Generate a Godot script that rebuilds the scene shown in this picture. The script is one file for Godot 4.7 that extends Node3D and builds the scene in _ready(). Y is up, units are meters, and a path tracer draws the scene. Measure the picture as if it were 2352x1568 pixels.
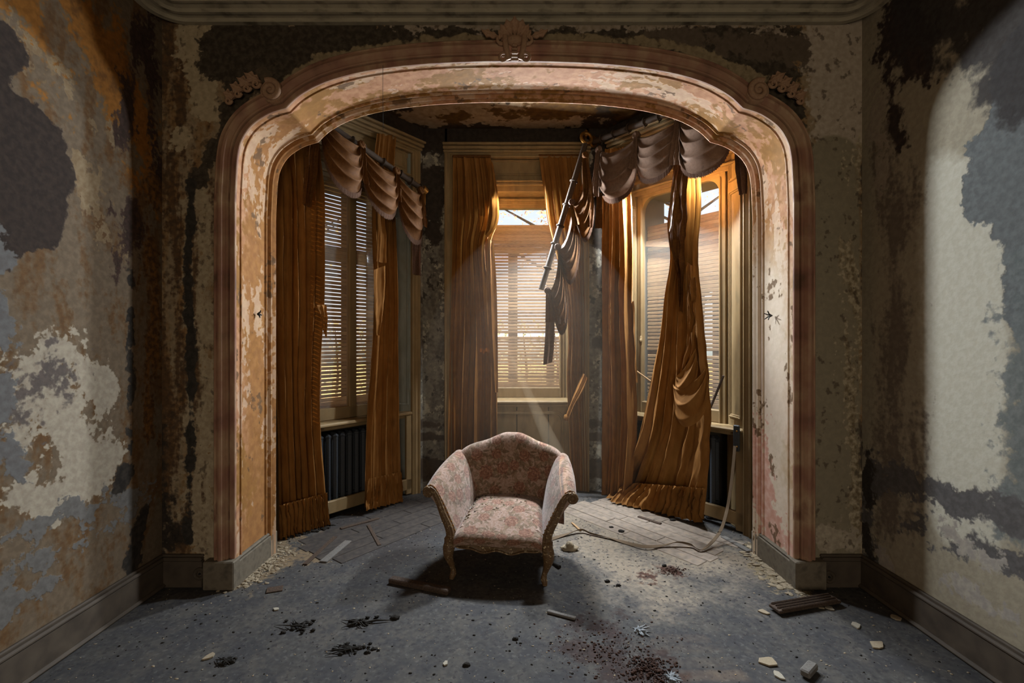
extends Node3D
# An abandoned bay room: the scene is laid out in metres, the camera stands at (0, 1.4, 0) and looks along -z.

const CEIL := 3.46          # ceiling of the room
const ARCH_Z := -2.75       # front face of the arch wall
const ARCH_D := 0.42        # its thickness
const SIDE := 2.01          # the side walls stand at x = -SIDE and x = SIDE
const JAMB_C := 0.015       # middle of the arch

var M := {}
var noise := FastNoiseLite.new()
var frames := []


class MB:
	# collects shapes of one mesh; xf is applied to every point that comes in
	var v := PackedVector3Array()
	var n := PackedVector3Array()
	var t := PackedVector2Array()
	var x := PackedInt32Array()
	var xf := Transform3D()

	func tri(a: Vector3, b: Vector3, c: Vector3, ua := Vector2.ZERO, ub := Vector2.ZERO, uc := Vector2.ZERO) -> void:
		a = xf * a
		b = xf * b
		c = xf * c
		var nn := (c - a).cross(b - a).normalized()
		var k := v.size()
		v.append_array([a, b, c])
		n.append_array([nn, nn, nn])
		t.append_array([ua, ub, uc])
		x.append_array([k, k + 1, k + 2])

	func quad(a: Vector3, b: Vector3, c: Vector3, d: Vector3, ua := Vector2.ZERO, ub := Vector2.ZERO, uc := Vector2.ZERO, ud := Vector2.ZERO) -> void:
		tri(a, b, c, ua, ub, uc)
		tri(a, c, d, ua, uc, ud)

	func grid(rows: int, cols: int, p: PackedVector3Array, uv: PackedVector2Array, wrap_r := false, wrap_c := false) -> void:
		var k := v.size()
		var nn := PackedVector3Array()
		nn.resize(rows * cols)
		var q := PackedVector3Array()
		q.resize(rows * cols)
		for i in rows * cols:
			q[i] = xf * p[i]
		for r in rows - 1:
			for c in cols - 1:
				var a := r * cols + c
				var b := a + 1
				var d := a + cols
				var e := d + 1
				var m := (q[e] - q[a]).cross(q[b] - q[a]) + (q[d] - q[a]).cross(q[e] - q[a])
				nn[a] += m
				nn[b] += m
				nn[d] += m
				nn[e] += m
				x.append_array([k + a, k + b, k + e, k + a, k + e, k + d])
		if wrap_r:
			for c in cols:
				var s := nn[c] + nn[(rows - 1) * cols + c]
				nn[c] = s
				nn[(rows - 1) * cols + c] = s
		if wrap_c:
			for r in rows:
				var s := nn[r * cols] + nn[r * cols + cols - 1]
				nn[r * cols] = s
				nn[r * cols + cols - 1] = s
		for i in rows * cols:
			var l := nn[i].length()
			nn[i] = nn[i] / l if l > 1e-12 else Vector3.UP
		v.append_array(q)
		n.append_array(nn)
		if uv.size() == rows * cols:
			t.append_array(uv)
		else:
			var z := PackedVector2Array()
			z.resize(rows * cols)
			t.append_array(z)

	func box(c: Vector3, s: Vector3, bev := 0.004, turn := Basis()) -> void:
		# a chamfered box
		var h := s / 2.0
		bev = minf(bev, minf(h.x, minf(h.y, h.z)) * 0.9)
		var faces := []
		for ax in 3:
			var b := (ax + 1) % 3
			var d := (ax + 2) % 3
			for sg in [-1.0, 1.0]:
				var pts := []
				for w in [[-1, -1], [1, -1], [1, 1], [-1, 1]]:
					var p := Vector3.ZERO
					p[ax] = h[ax] * sg
					p[b] = (h[b] - bev) * w[0]
					p[d] = (h[d] - bev) * w[1]
					pts.append(p)
				faces.append(pts)
			for sb in [-1.0, 1.0]:
				for sd in [-1.0, 1.0]:
					var e := []
					for w in [[-1, 0], [1, 0], [1, 1], [-1, 1]]:
						var p := Vector3.ZERO
						p[ax] = (h[ax] - bev) * w[0]
						p[b] = (h[b] - (bev if w[1] else 0.0)) * sb
						p[d] = (h[d] - (0.0 if w[1] else bev)) * sd
						e.append(p)
					faces.append(e)
		for sx in [-1.0, 1.0]:
			for sy in [-1.0, 1.0]:
				for sz in [-1.0, 1.0]:
					faces.append([Vector3(h.x * sx, (h.y - bev) * sy, (h.z - bev) * sz), Vector3((h.x - bev) * sx, h.y * sy, (h.z - bev) * sz), Vector3((h.x - bev) * sx, (h.y - bev) * sy, h.z * sz)])
		for f in faces:
			var mid := Vector3.ZERO
			for p in f:
				mid += p / f.size()
			if (f[2] - f[0]).cross(f[1] - f[0]).dot(mid) < 0:
				f.reverse()
			for p in range(f.size()):
				f[p] = c + turn * f[p]
			tri(f[0], f[1], f[2])
			if f.size() == 4:
				tri(f[0], f[2], f[3])

	func prism(poly: PackedVector2Array, z0: float, z1: float) -> void:
		# polygon in x and y, drawn out from z0 to z1
		var ix := Geometry2D.triangulate_polygon(poly)
		for i in range(0, ix.size(), 3):
			var a := poly[ix[i]]
			var b := poly[ix[i + 1]]
			var c := poly[ix[i + 2]]
			if (b - a).cross(c - a) > 0:
				var w := b
				b = c
				c = w
			tri(Vector3(a.x, a.y, z1), Vector3(b.x, b.y, z1), Vector3(c.x, c.y, z1), a, b, c)
			tri(Vector3(a.x, a.y, z0), Vector3(c.x, c.y, z0), Vector3(b.x, b.y, z0), a, c, b)
		for i in poly.size():
			var a := poly[i]
			var b := poly[(i + 1) % poly.size()]
			quad(Vector3(a.x, a.y, z0), Vector3(a.x, a.y, z1), Vector3(b.x, b.y, z1), Vector3(b.x, b.y, z0), Vector2(0, 0), Vector2(0, 1), Vector2(1, 1), Vector2(1, 0))

	func sweep(path: PackedVector2Array, prof: PackedVector2Array, closed := false, smooth := true, u_scale := 1.0, v_scale := 1.0) -> void:
		# profile (out of the path to its left, along z) led along a mitred path in x and y
		var m := path.size()
		var rim := PackedVector2Array()
		var run := PackedFloat32Array()
		var far := 0.0
		for i in m:
			var t0 := (path[i] - path[i - 1]).normalized() if i > 0 else ((path[0] - path[m - 1]).normalized() if closed else (path[1] - path[0]).normalized())
			var t1 := (path[i + 1] - path[i]).normalized() if i < m - 1 else ((path[0] - path[i]).normalized() if closed else t0)
			var w := (t0 + t1).normalized()
			var nn := Vector2(-w.y, w.x)
			rim.append(nn / maxf(0.35, nn.dot(Vector2(-t0.y, t0.x))))
			if i > 0:
				far += path[i].distance_to(path[i - 1])
			run.append(far)
		var cnt := m + (1 if closed else 0)
		var at := 0.0
		for k in prof.size() - 1:
			var step := prof[k].distance_to(prof[k + 1])
			var p := PackedVector3Array()
			var uv := PackedVector2Array()
			for i in cnt:
				var j := i % m
				for e in 2:
					var pr := prof[k + e]
					var q := path[j] + rim[j] * pr.x
					p.append(Vector3(q.x, q.y, pr.y))
					uv.append(Vector2((run[j] if i < m else far + path[0].distance_to(path[m - 1])) * u_scale, (at + step * e) * v_scale))
			if smooth:
				grid(cnt, 2, p, uv)
			else:
				for i in cnt - 1:
					quad(p[2 * i], p[2 * i + 1], p[2 * i + 3], p[2 * i + 2], uv[2 * i], uv[2 * i + 1], uv[2 * i + 3], uv[2 * i + 2])
			at += step

	func tube(pts: PackedVector3Array, radii: PackedFloat32Array, seg := 10, flat := 1.0) -> void:
		var m := pts.size()
		var p := PackedVector3Array()
		var uv := PackedVector2Array()
		var side := Vector3.ZERO
		var far := 0.0
		for i in m:
			var tn := (pts[mini(i + 1, m - 1)] - pts[maxi(i - 1, 0)]).normalized()
			if side == Vector3.ZERO:
				side = tn.cross(Vector3.UP if absf(tn.y) < 0.9 else Vector3.BACK).normalized()
			side = (side - tn * side.dot(tn)).normalized()
			var up := side.cross(tn)
			if i > 0:
				far += pts[i].distance_to(pts[i - 1])
			var r := radii[mini(i, radii.size() - 1)]
			for s in seg + 1:
				var a := TAU * s / seg
				p.append(pts[i] + (side * cos(a) + up * sin(a) * flat) * r)
				uv.append(Vector2(far * 4.0, float(s) / seg))
		grid(m, seg + 1, p, uv, false, true)
		for e in 2:
			var b := e * (m - 1) * (seg + 1)
			for s in seg:
				if e == 0:
					tri(pts[0], p[b + s], p[b + s + 1])
				else:
					tri(pts[m - 1], p[b + s + 1], p[b + s])

	func lathe(prof: PackedVector2Array, seg := 16) -> void:
		# profile (radius, y) turned round the y axis
		for k in prof.size() - 1:
			var p := PackedVector3Array()
			for e in 2:
				for s in seg + 1:
					var a := TAU * s / seg
					p.append(Vector3(cos(a) * prof[k + e].x, prof[k + e].y, sin(a) * prof[k + e].x))
			grid(2, seg + 1, p, PackedVector2Array(), false, true)

	func torus(c: Vector3, axis: Vector3, r: float, rr: float, seg := 16) -> void:
		var s := axis.cross(Vector3.UP if absf(axis.y) < 0.9 else Vector3.BACK).normalized()
		var u := s.cross(axis).normalized()
		var p := PackedVector3Array()
		for i in seg + 1:
			var a := TAU * i / seg
			var d := s * cos(a) + u * sin(a)
			for j in 9:
				var b := TAU * j / 8
				p.append(c + d * (r + rr * cos(b)) + axis.normalized() * rr * sin(b))
		grid(seg + 1, 9, p, PackedVector2Array(), true, true)

	func lump(c: Vector3, r: Vector3, nz: FastNoiseLite, rough := 0.35, seg := 10, turn := Basis()) -> void:
		var p := PackedVector3Array()
		for i in seg + 1:
			var a := PI * i / seg
			for j in seg * 2 + 1:
				var b := TAU * (j % (seg * 2)) / (seg * 2)
				var d := Vector3(sin(a) * cos(b), cos(a), sin(a) * sin(b))
				p.append(c + turn * (d * r * (1.0 + rough * nz.get_noise_3dv((d * 1.3 + c * 17.0) * 60.0))))
		grid(seg + 1, seg * 2 + 1, p, PackedVector2Array(), false, true)

	func mesh() -> ArrayMesh:
		var a := []
		a.resize(Mesh.ARRAY_MAX)
		a[Mesh.ARRAY_VERTEX] = v
		a[Mesh.ARRAY_NORMAL] = n
		a[Mesh.ARRAY_TEX_UV] = t
		a[Mesh.ARRAY_INDEX] = x
		var m := ArrayMesh.new()
		m.add_surface_from_arrays(Mesh.PRIMITIVE_TRIANGLES, a)
		return m


func free_name(called: String, parent: Node) -> String:
	if not parent.has_node(NodePath(called)):
		return called
	var k := 1
	while parent.has_node(NodePath("%s_%03d" % [called, k])):
		k += 1
	return "%s_%03d" % [called, k]


func obj(called: String, what, m: Material, parent: Node = null) -> MeshInstance3D:
	if parent == null:
		parent = self
	var o := MeshInstance3D.new()
	o.name = free_name(called, parent)
	o.mesh = what.mesh() if what is MB else what
	o.material_override = m
	o.cast_shadow = GeometryInstance3D.SHADOW_CASTING_SETTING_ON
	parent.add_child(o, true)
	return o


func tag(o: Node, label := "", category := "", group := "", kind := "") -> Node:
	if label:
		o.set_meta("label", label)
	if category:
		o.set_meta("category", category)
	if group:
		o.set_meta("group", group)
	if kind:
		o.set_meta("kind", kind)
	return o


func thing(called: String, label: String, category: String, at := Transform3D(), group := "") -> Node3D:
	var o := Node3D.new()
	o.name = free_name(called, self)
	add_child(o, true)
	o.transform = at
	tag(o, label, category, group)
	return o


func struct(called: String, what, m: Material, label := "", category := "") -> MeshInstance3D:
	var o := obj(called, what, m)
	tag(o, label, category, "", "structure")
	return o


func part_box(called: String, parent: Node, m: Material, c: Vector3, s: Vector3, bev := 0.004, turn := Basis()) -> MeshInstance3D:
	var b := MB.new()
	b.box(c, s, bev, turn)
	return obj(called, b, m, parent)


func along(p: PackedVector3Array, t: float) -> Vector3:
	# a smooth line through the points; t runs with their distance from 0 to 1
	var m := p.size()
	if m == 1:
		return p[0]
	var total := 0.0
	for i in m - 1:
		total += p[i].distance_to(p[i + 1])
	var want := clampf(t, 0.0, 1.0) * total
	var k := 0
	while k < m - 2 and want > p[k].distance_to(p[k + 1]):
		want -= p[k].distance_to(p[k + 1])
		k += 1
	var w := want / maxf(1e-6, p[k].distance_to(p[k + 1]))
	return p[k].cubic_interpolate(p[k + 1], p[maxi(k - 1, 0)], p[mini(k + 2, m - 1)], minf(w, 1.0))


func smooth2(p: PackedVector2Array, per: int) -> PackedVector2Array:
	var out := PackedVector2Array()
	for i in p.size() - 1:
		for k in per:
			out.append(p[i].cubic_interpolate(p[i + 1], p[maxi(i - 1, 0)], p[mini(i + 2, p.size() - 1)], float(k) / per))
	out.append(p[p.size() - 1])
	return out


# ---------------------------------------------------------------- materials
func ramp(cols: Array, at := []) -> Gradient:
	var g := Gradient.new()
	var o := PackedFloat32Array()
	var c := PackedColorArray()
	for i in cols.size():
		o.append(at[i] if at.size() else float(i) / maxf(1.0, cols.size() - 1.0))
		c.append(cols[i])
	g.offsets = o
	g.colors = c
	return g


func noise_tex(sd: int, freq: float, cols: Array, at := [], size := 512, oct := 5, kind := FastNoiseLite.TYPE_SIMPLEX_SMOOTH) -> NoiseTexture2D:
	var f := FastNoiseLite.new()
	f.noise_type = kind
	f.seed = sd
	f.frequency = freq
	f.fractal_octaves = oct
	f.fractal_type = FastNoiseLite.FRACTAL_FBM
	var x := NoiseTexture2D.new()
	x.width = size
	x.height = size
	x.seamless = true
	x.generate_mipmaps = false
	x.noise = f
	if cols.size():
		x.color_ramp = ramp(cols, at)
	return x


func mat(key: String, cols: Array, rough := 0.85, scale := Vector3.ONE, freq := 0.012, bump := 0.0, at := [], world := true) -> StandardMaterial3D:
	# a material whose colour wanders between cols, seen from three sides
	var m := StandardMaterial3D.new()
	m.resource_name = key
	m.roughness = rough
	m.metallic_specular = 0.35
	m.cull_mode = BaseMaterial3D.CULL_DISABLED
	if cols.size() == 1:
		m.albedo_color = cols[0]
	else:
		m.albedo_texture = noise_tex(key.hash() % 9999, freq, cols, at)
	m.uv1_triplanar = true
	m.uv1_world_triplanar = world
	m.uv1_scale = scale
	if bump >= 0.3:
		m.heightmap_enabled = true
		m.heightmap_scale = bump
		m.heightmap_texture = M["height"]
	M[key] = m
	return m


func hexs(a: Array) -> Array:
	var out := []
	for s in a:
		out.append(Color(s))
	return out


# ---------------------------------------------------------------- painted plaster
var NA := PackedByteArray()
var NB := PackedByteArray()


func noise_bytes(sd: int, freq: float, oct: int) -> PackedByteArray:
	var f := FastNoiseLite.new()
	f.noise_type = FastNoiseLite.TYPE_SIMPLEX
	f.seed = sd
	f.frequency = freq
	f.fractal_octaves = oct
	f.fractal_gain = 0.55
	return f.get_seamless_image(1024, 1024, false, false, 0.15).get_data()


# A coat: what it covers [ax, ay, bx, by, ra, rb, ...] (strokes in metres, ra and rb their half widths), its two colours, how far noise eats its edge, stretch of the noise in y, height.
func coat(strokes: Array, c1: String, c2: String, eat := 0.12, soft := 0.02, sx := 16, sy := 16, height := 0.5, base := -9.0, share := 1.0) -> Dictionary:
	return {"s": PackedFloat32Array(strokes), "a": Color(c1), "b": Color(c2), "eat": eat, "soft": soft, "sx": sx, "sy": sy, "h": height, "base": base, "share": share}


func field(d: Dictionary, w: int, h: int, x0: float, x1: float, y0: float, y1: float) -> PackedFloat32Array:
	var cw := w / 8
	var ch := h / 8
	var f := PackedFloat32Array()
	f.resize(cw * ch)
	var s: PackedFloat32Array = d.s
	var base: float = d.base
	for j in ch:
		var y := y1 + (y0 - y1) * (j + 0.5) / ch
		for i in cw:
			var p := Vector2(x0 + (x1 - x0) * (i + 0.5) / cw, y)
			var best := base
			var k := 0
			while k < s.size():
				var a := Vector2(s[k], s[k + 1])
				var ab := Vector2(s[k + 2], s[k + 3]) - a
				var t := clampf((p - a).dot(ab) / maxf(ab.length_squared(), 1e-6), 0.0, 1.0)
				best = maxf(best, s[k + 4] + (s[k + 5] - s[k + 4]) * t - p.distance_to(a + ab * t))
				k += 6
			f[j * cw + i] = maxf(best, -1.0)
	var im := Image.create_from_data(cw, ch, false, Image.FORMAT_RF, f.to_byte_array())
	im.resize(w, h, Image.INTERPOLATE_BILINEAR)
	return im.get_data().to_float32_array()


func paint_band(d: Dictionary, row0: int, row1: int) -> Array:
	var w: int = d.w
	var cnt := (row1 - row0) * w
	var rr := PackedFloat32Array()
	rr.resize(cnt)
	var gg := rr.duplicate()
	var bb := rr.duplicate()
	var hh := rr.duplicate()
	var na := NA
	var nb := NB
	var q := 0
	for coat_ in d.coats:
		q += 1
		var f: PackedFloat32Array = coat_.f
		var ca: Color = coat_.a
		var cb: Color = coat_.b
		var eat: float = coat_.eat / 128.0
		var nip: float = eat * (0.45 if eat > 0.0 else 0.0)
		var inv: float = 1.0 / coat_.soft
		var sx: int = coat_.sx
		var sy: int = coat_.sy
		var h: float = coat_.h
		var share: float = coat_.share
		var ox := q * 331 + int(d.seed) * 57
		var oy := q * 197 + int(d.seed) * 131
		for y in range(row0, row1):
			var ry := (((y * sy) >> 4) + oy) & 1023
			var rb := ry * 1024
			var rb2 := ((y + oy * 3) & 1023) * 1024
			var at := y * w
			var o := (y - row0) * w
			for i in w:
				var m := f[at + i]
				if m < -0.6:
					continue
				var n2 := nb[rb2 + ((i + ox) & 1023)] - 128.0
				m = (m + (na[rb + ((((i * sx) >> 4) + ox) & 1023)] - 128) * eat + n2 * nip) * inv + 0.5
				if m <= 0.0:
					continue
				if m > 1.0:
					m = 1.0
				var m2 := m * share
				n2 = clampf(n2 / 142.0 + 0.5, 0.0, 1.0)
				var k := o + i
				rr[k] += (ca.r + (cb.r - ca.r) * n2 - rr[k]) * m2
				gg[k] += (ca.g + (cb.g - ca.g) * n2 - gg[k]) * m2
				bb[k] += (ca.b + (cb.b - ca.b) * n2 - bb[k]) * m2
				hh[k] += (h + (n2 - 0.5) * 0.1 - hh[k]) * m
	var rgb := PackedByteArray()
	rgb.resize(cnt * 3)
	var hb := PackedByteArray()
	hb.resize(cnt)
	for k in cnt:
		rgb[k * 3] = clampi(int(rr[k] * 255.0), 0, 255)
		rgb[k * 3 + 1] = clampi(int(gg[k] * 255.0), 0, 255)
		rgb[k * 3 + 2] = clampi(int(bb[k] * 255.0), 0, 255)
		hb[k] = clampi(int(hh[k] * 255.0), 0, 255)
	return [rgb, hb]


func paint(key: String, w: int, h: int, x0: float, x1: float, y0: float, y1: float, coats: Array, sd: int, bump := 0.6, rough := 0.9) -> StandardMaterial3D:
	for c in coats:
		c.f = field(c, w, h, x0, x1, y0, y1)
	var d := {"w": w, "coats": coats, "seed": sd}
	var threads := []
	for k in 8:
		var th := Thread.new()
		th.start(paint_band.bind(d, h * k / 8, h * (k + 1) / 8))
		threads.append(th)
	var rgb := PackedByteArray()
	var hb := PackedByteArray()
	for th in threads:
		var r: Array = th.wait_to_finish()
		rgb.append_array(r[0])
		hb.append_array(r[1])
	var m := StandardMaterial3D.new()
	m.resource_name = key
	m.roughness = rough
	m.metallic_specular = 0.3
	m.cull_mode = BaseMaterial3D.CULL_DISABLED
	m.albedo_texture = ImageTexture.create_from_image(Image.create_from_data(w, h, false, Image.FORMAT_RGB8, rgb))
	if bump > 0.0:
		m.heightmap_enabled = true
		m.heightmap_scale = bump
		m.heightmap_texture = ImageTexture.create_from_image(Image.create_from_data(w, h, false, Image.FORMAT_L8, hb))
	M[key] = m
	return m


func daylight(at: Vector3, to: Vector3, size: Vector2, energy: float, color: Color) -> void:  # area lamp, for the bay windows and for the added fill
	var l := AreaLight3D.new()
	l.name = free_name("window_or_fill_light", self)
	l.area_size = size
	l.light_energy = energy
	l.light_color = color
	l.shadow_enabled = true
	l.set("area_range", 14.0)
	add_child(l, true)
	l.transform = Transform3D(Basis.looking_at((to - at).normalized(), Vector3.UP), at)


func _ready() -> void:
	# --- camera
	var cam := Camera3D.new()
	cam.name = "camera"
	cam.fov = rad_to_deg(2.0 * atan(784.0 / 1100.0))
	cam.near = 0.05
	cam.far = 200.0
	cam.position = Vector3(0, 1.4, 0)
	cam.current = true
	add_child(cam)
	# --- sky and exposure
	var env := Environment.new()
	var sky := Sky.new()
	var ps := ProceduralSkyMaterial.new()
	ps.sky_top_color = Color(0.72, 0.82, 0.96)
	ps.sky_horizon_color = Color(0.97, 0.97, 0.98)
	ps.ground_bottom_color = Color(0.4, 0.42, 0.36)
	ps.ground_horizon_color = Color(0.85, 0.87, 0.85)
	ps.sky_energy_multiplier = 1.0
	ps.sun_angle_max = 1.0
	sky.sky_material = ps
	env.background_mode = Environment.BG_SKY
	env.background_energy_multiplier = 1.4
	env.sky = sky
	env.tonemap_mode = Environment.TONE_MAPPER_LINEAR
	env.tonemap_exposure = 1.0
	env.sdfgi_enabled = true
	env.ssao_enabled = true
	env.ssil_enabled = true
	env.volumetric_fog_enabled = true
	env.volumetric_fog_density = 0.0
	var we := WorldEnvironment.new()
	we.name = "environment"
	we.environment = env
	add_child(we)
	# --- the windows, left to right: where each stands (x along its wall, z into the room)
	frames = [
		Transform3D(Basis(Vector3(0.6111, 0, -0.7916), Vector3.UP, Vector3(0.7916, 0, 0.6111)), Vector3(-1.28, 0, -3.93)),
		Transform3D(Basis(), Vector3(0.045, 0, -4.5)),
		Transform3D(Basis(Vector3(0.6111, 0, 0.7916), Vector3.UP, Vector3(-0.7916, 0, 0.6111)), Vector3(1.34, 0, -3.93)),
	]
	# --- daylight that comes in above the blinds
	var cool := Color(0.93, 0.97, 1.0)
	daylight(frames[1] * Vector3(-0.02, 2.665, -0.04), Vector3(0.4, 1.45, -2.6), Vector2(0.42, 0.12), 18.0, cool)
	daylight(frames[2] * Vector3(-0.24, 2.58, 0.035), Vector3(-0.6, 1.15, -2.9), Vector2(0.24, 0.2), 9.0, cool)
	daylight(frames[2] * Vector3(0.22, 2.58, 0.035), Vector3(-0.6, 1.15, -2.9), Vector2(0.16, 0.2), 6.5, cool)
	# --- low sun, through the broken slat of the middle blind
	var sun := DirectionalLight3D.new()
	sun.name = "sun"
	sun.light_energy = 9.0
	sun.light_color = Color(1.0, 0.82, 0.6)
	sun.light_angular_distance = 0.5
	sun.shadow_enabled = true
	add_child(sun)
	sun.basis = Basis.looking_at(Vector3(0.22, -0.38, 1.0).normalized(), Vector3.UP)
	# --- added warm fill lamp behind the camera, for the front of the room
	daylight(Vector3(0.2, 1.15, 3.0), Vector3(0.0, 2.4, -2.7), Vector2(1.3, 1.5), 4.8, Color(1.0, 0.92, 0.8))

	noise.seed = 7
	noise.frequency = 0.02
	noise.fractal_octaves = 4
	NA = noise_bytes(11, 0.011, 7)
	NB = noise_bytes(23, 0.05, 5)
	materials()
	room()
	for k in 3:
		bay_window(k)
	arch()
	ornaments()
	curtains()
	valances()
	blinds()
	radiators()
	armchair()
	debris()
	outside()
	mist()


func materials() -> void:
	M["height"] = noise_tex(3, 0.03, [], [], 512, 6)
	M["grain"] = noise_tex(5, 0.02, [], [], 256, 4)
	mat("cream_wood", hexs(["6c5a40", "7e6848", "887250", "6e5e44"]), 0.6, Vector3(0.7, 0.25, 0.7), 0.02, 0.12)
	mat("grey_wood", hexs(["6a6c62", "80827a", "75705f"]), 0.6, Vector3(0.7, 0.3, 0.7), 0.02, 0.1)
	mat("board_dark", hexs(["302c2a", "3e3834", "4a423c"]), 0.9, Vector3(1.5, 1.5, 1.5), 0.02)
	mat("board_dusty", hexs(["6e6255", "82756a", "93836f"]), 0.92, Vector3(1.5, 1.5, 1.5), 0.02)
	mat("shell", hexs(["7a6e60"]), 0.95)
	mat("baseboard", hexs(["3c342c", "4a4036", "544a3e"]), 0.7, Vector3(0.8, 0.8, 0.8), 0.02, 0.15)
	mat("jamb_base", hexs(["5c5346", "6a6052", "4c453b"]), 0.75, Vector3(1.2, 1.2, 1.2), 0.02, 0.2)
	mat("moulding", hexs(["5a4232", "80594a", "8e6a54", "a2866a", "6c483a"]), 0.7, Vector3(0.9, 0.55, 0.9), 0.012, 0.2)
	mat("ornament", hexs(["7a5e4a", "9a7a60", "8a6a52", "b09684"]), 0.75, Vector3(3, 3, 3), 0.02, 0.25)
	mat("cornice", hexs(["4a4236", "8d8472", "9a907c", "5c5344"]), 0.8, Vector3(0.8, 2.0, 0.8), 0.012, 0.2)
	mat("ceiling_paint", hexs(["6e6250", "85785f", "564a3a"]), 0.9, Vector3(0.5, 0.5, 0.5), 0.012, 0.1)
	# cloth
	var gold := mat("gold_cloth", hexs(["6e471b", "7c5122", "8a5e2c", "623d16"]), 0.85, Vector3(1.2, 0.35, 1.2), 0.02, 0.05)
	gold.backlight_enabled = true
	gold.backlight = Color(0.35, 0.35, 0.35)
	var swag := mat("brown_cloth", hexs(["462608", "52300e", "603c14", "3c2008"]), 0.8, Vector3(2.5, 2.5, 2.5), 0.02, 0.12)
	swag.backlight_enabled = true
	swag.backlight = Color(0.15, 0.15, 0.15)
	var dusty := mat("dusty_cloth", hexs(["523c2e", "604838", "6c5444", "483428"]), 0.9, Vector3(2.5, 2.5, 2.5), 0.02, 0.1)
	dusty.backlight_enabled = true
	dusty.backlight = Color(0.08, 0.08, 0.08)
	mat("fringe", hexs(["422c20", "543c2e", "664e42"]), 0.95, Vector3(9, 3, 9), 0.05, 0.15)
	mat("pole_wood", hexs(["2c231c", "43352a", "3a2e26"]), 0.75, Vector3(3, 3, 3), 0.03, 0.05)
	var brass := mat("brass", hexs(["6e4a20", "94682e", "5a3c1c"]), 0.4, Vector3(6, 6, 6), 0.03)
	brass.metallic = 0.7
	mat("slat_a", hexs(["8c6c48", "a58560", "7a5c3e"]), 0.7, Vector3(0.9, 6, 0.9), 0.02, 0.06)
	mat("slat_b", hexs(["7c5e40", "947452", "5f4630"]), 0.7, Vector3(1.1, 6, 1.1), 0.02, 0.06)
	mat("slat_c", hexs(["9a7a56", "b08f68", "8a6a48"]), 0.7, Vector3(0.8, 6, 0.8), 0.02, 0.06)
	mat("iron", hexs(["2c2f33", "3a3d42", "33302e"]), 0.55, Vector3(3, 3, 3), 0.03, 0.05)
	mat("dark_wood", hexs(["2e2520", "44362c", "574638"]), 0.8, Vector3(5, 5, 5), 0.03, 0.15)
	mat("grey_board", hexs(["57534f", "6b6661", "4a4643"]), 0.85, Vector3(3, 3, 3), 0.03, 0.15)
	mat("gilt_wood", hexs(["4a3626", "6a5034", "54402c", "6e5638", "b8a482", "c0ae8e"]), 0.5, Vector3(4, 4, 4), 0.02, 0.06, [0.0, 0.4, 0.6, 0.72, 0.78, 1.0], false)
	mat("webbing", hexs(["5c4c3c", "75634e"]), 0.85, Vector3(8, 8, 8), 0.05, 0.04)
	mat("soot", hexs(["17150f", "2a2622", "1d1a1c"]), 0.95, Vector3(9, 9, 9), 0.04, 0.2)
	mat("rust", hexs(["2e201a", "432d24", "241a17"]), 0.95, Vector3(9, 9, 9), 0.04, 0.2)
	mat("plaster_bit", hexs(["7c6e5a", "948670", "6a5e4c"]), 0.9, Vector3(9, 9, 9), 0.04, 0.1)
	mat("pale_bit", hexs(["a49c8c", "8c8476"]), 0.9, Vector3(9, 9, 9), 0.04, 0.05)
	mat("fluff", hexs(["8c8f92", "74777a"]), 1.0, Vector3(9, 9, 9), 0.04)
	mat("porcelain", hexs(["3c342c", "52483c"]), 0.4, Vector3(6, 6, 6), 0.03)
	mat("wire", hexs(["1c1a18"]), 0.6)
	mat("bark", hexs(["3c3024", "54443a"]), 0.9, Vector3(4, 1, 4), 0.03)
	mat("grass", hexs(["5c6a30", "7c8444", "8a7a40"]), 1.0, Vector3(0.5, 0.5, 0.5), 0.03)
	var leaf := mat("leaf_green", hexs(["7a8a3c"]), 0.6)
	leaf.backlight_enabled = true
	leaf.backlight = Color(0.7, 0.7, 0.7)
	var amber := mat("leaf_amber", hexs(["b8782c"]), 0.6)
	amber.backlight_enabled = true
	amber.backlight = Color(0.7, 0.7, 0.7)
	var pane := StandardMaterial3D.new()
	pane.resource_name = "pane_glass"
	pane.transparency = BaseMaterial3D.TRANSPARENCY_ALPHA
	pane.albedo_color = Color(0.9, 0.9, 0.86, 0.06)
	pane.roughness = 0.05
	pane.metallic_specular = 0.12
	pane.cull_mode = BaseMaterial3D.CULL_DISABLED
	M["pane"] = pane
	paint_walls()
	paint_floral()


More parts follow.
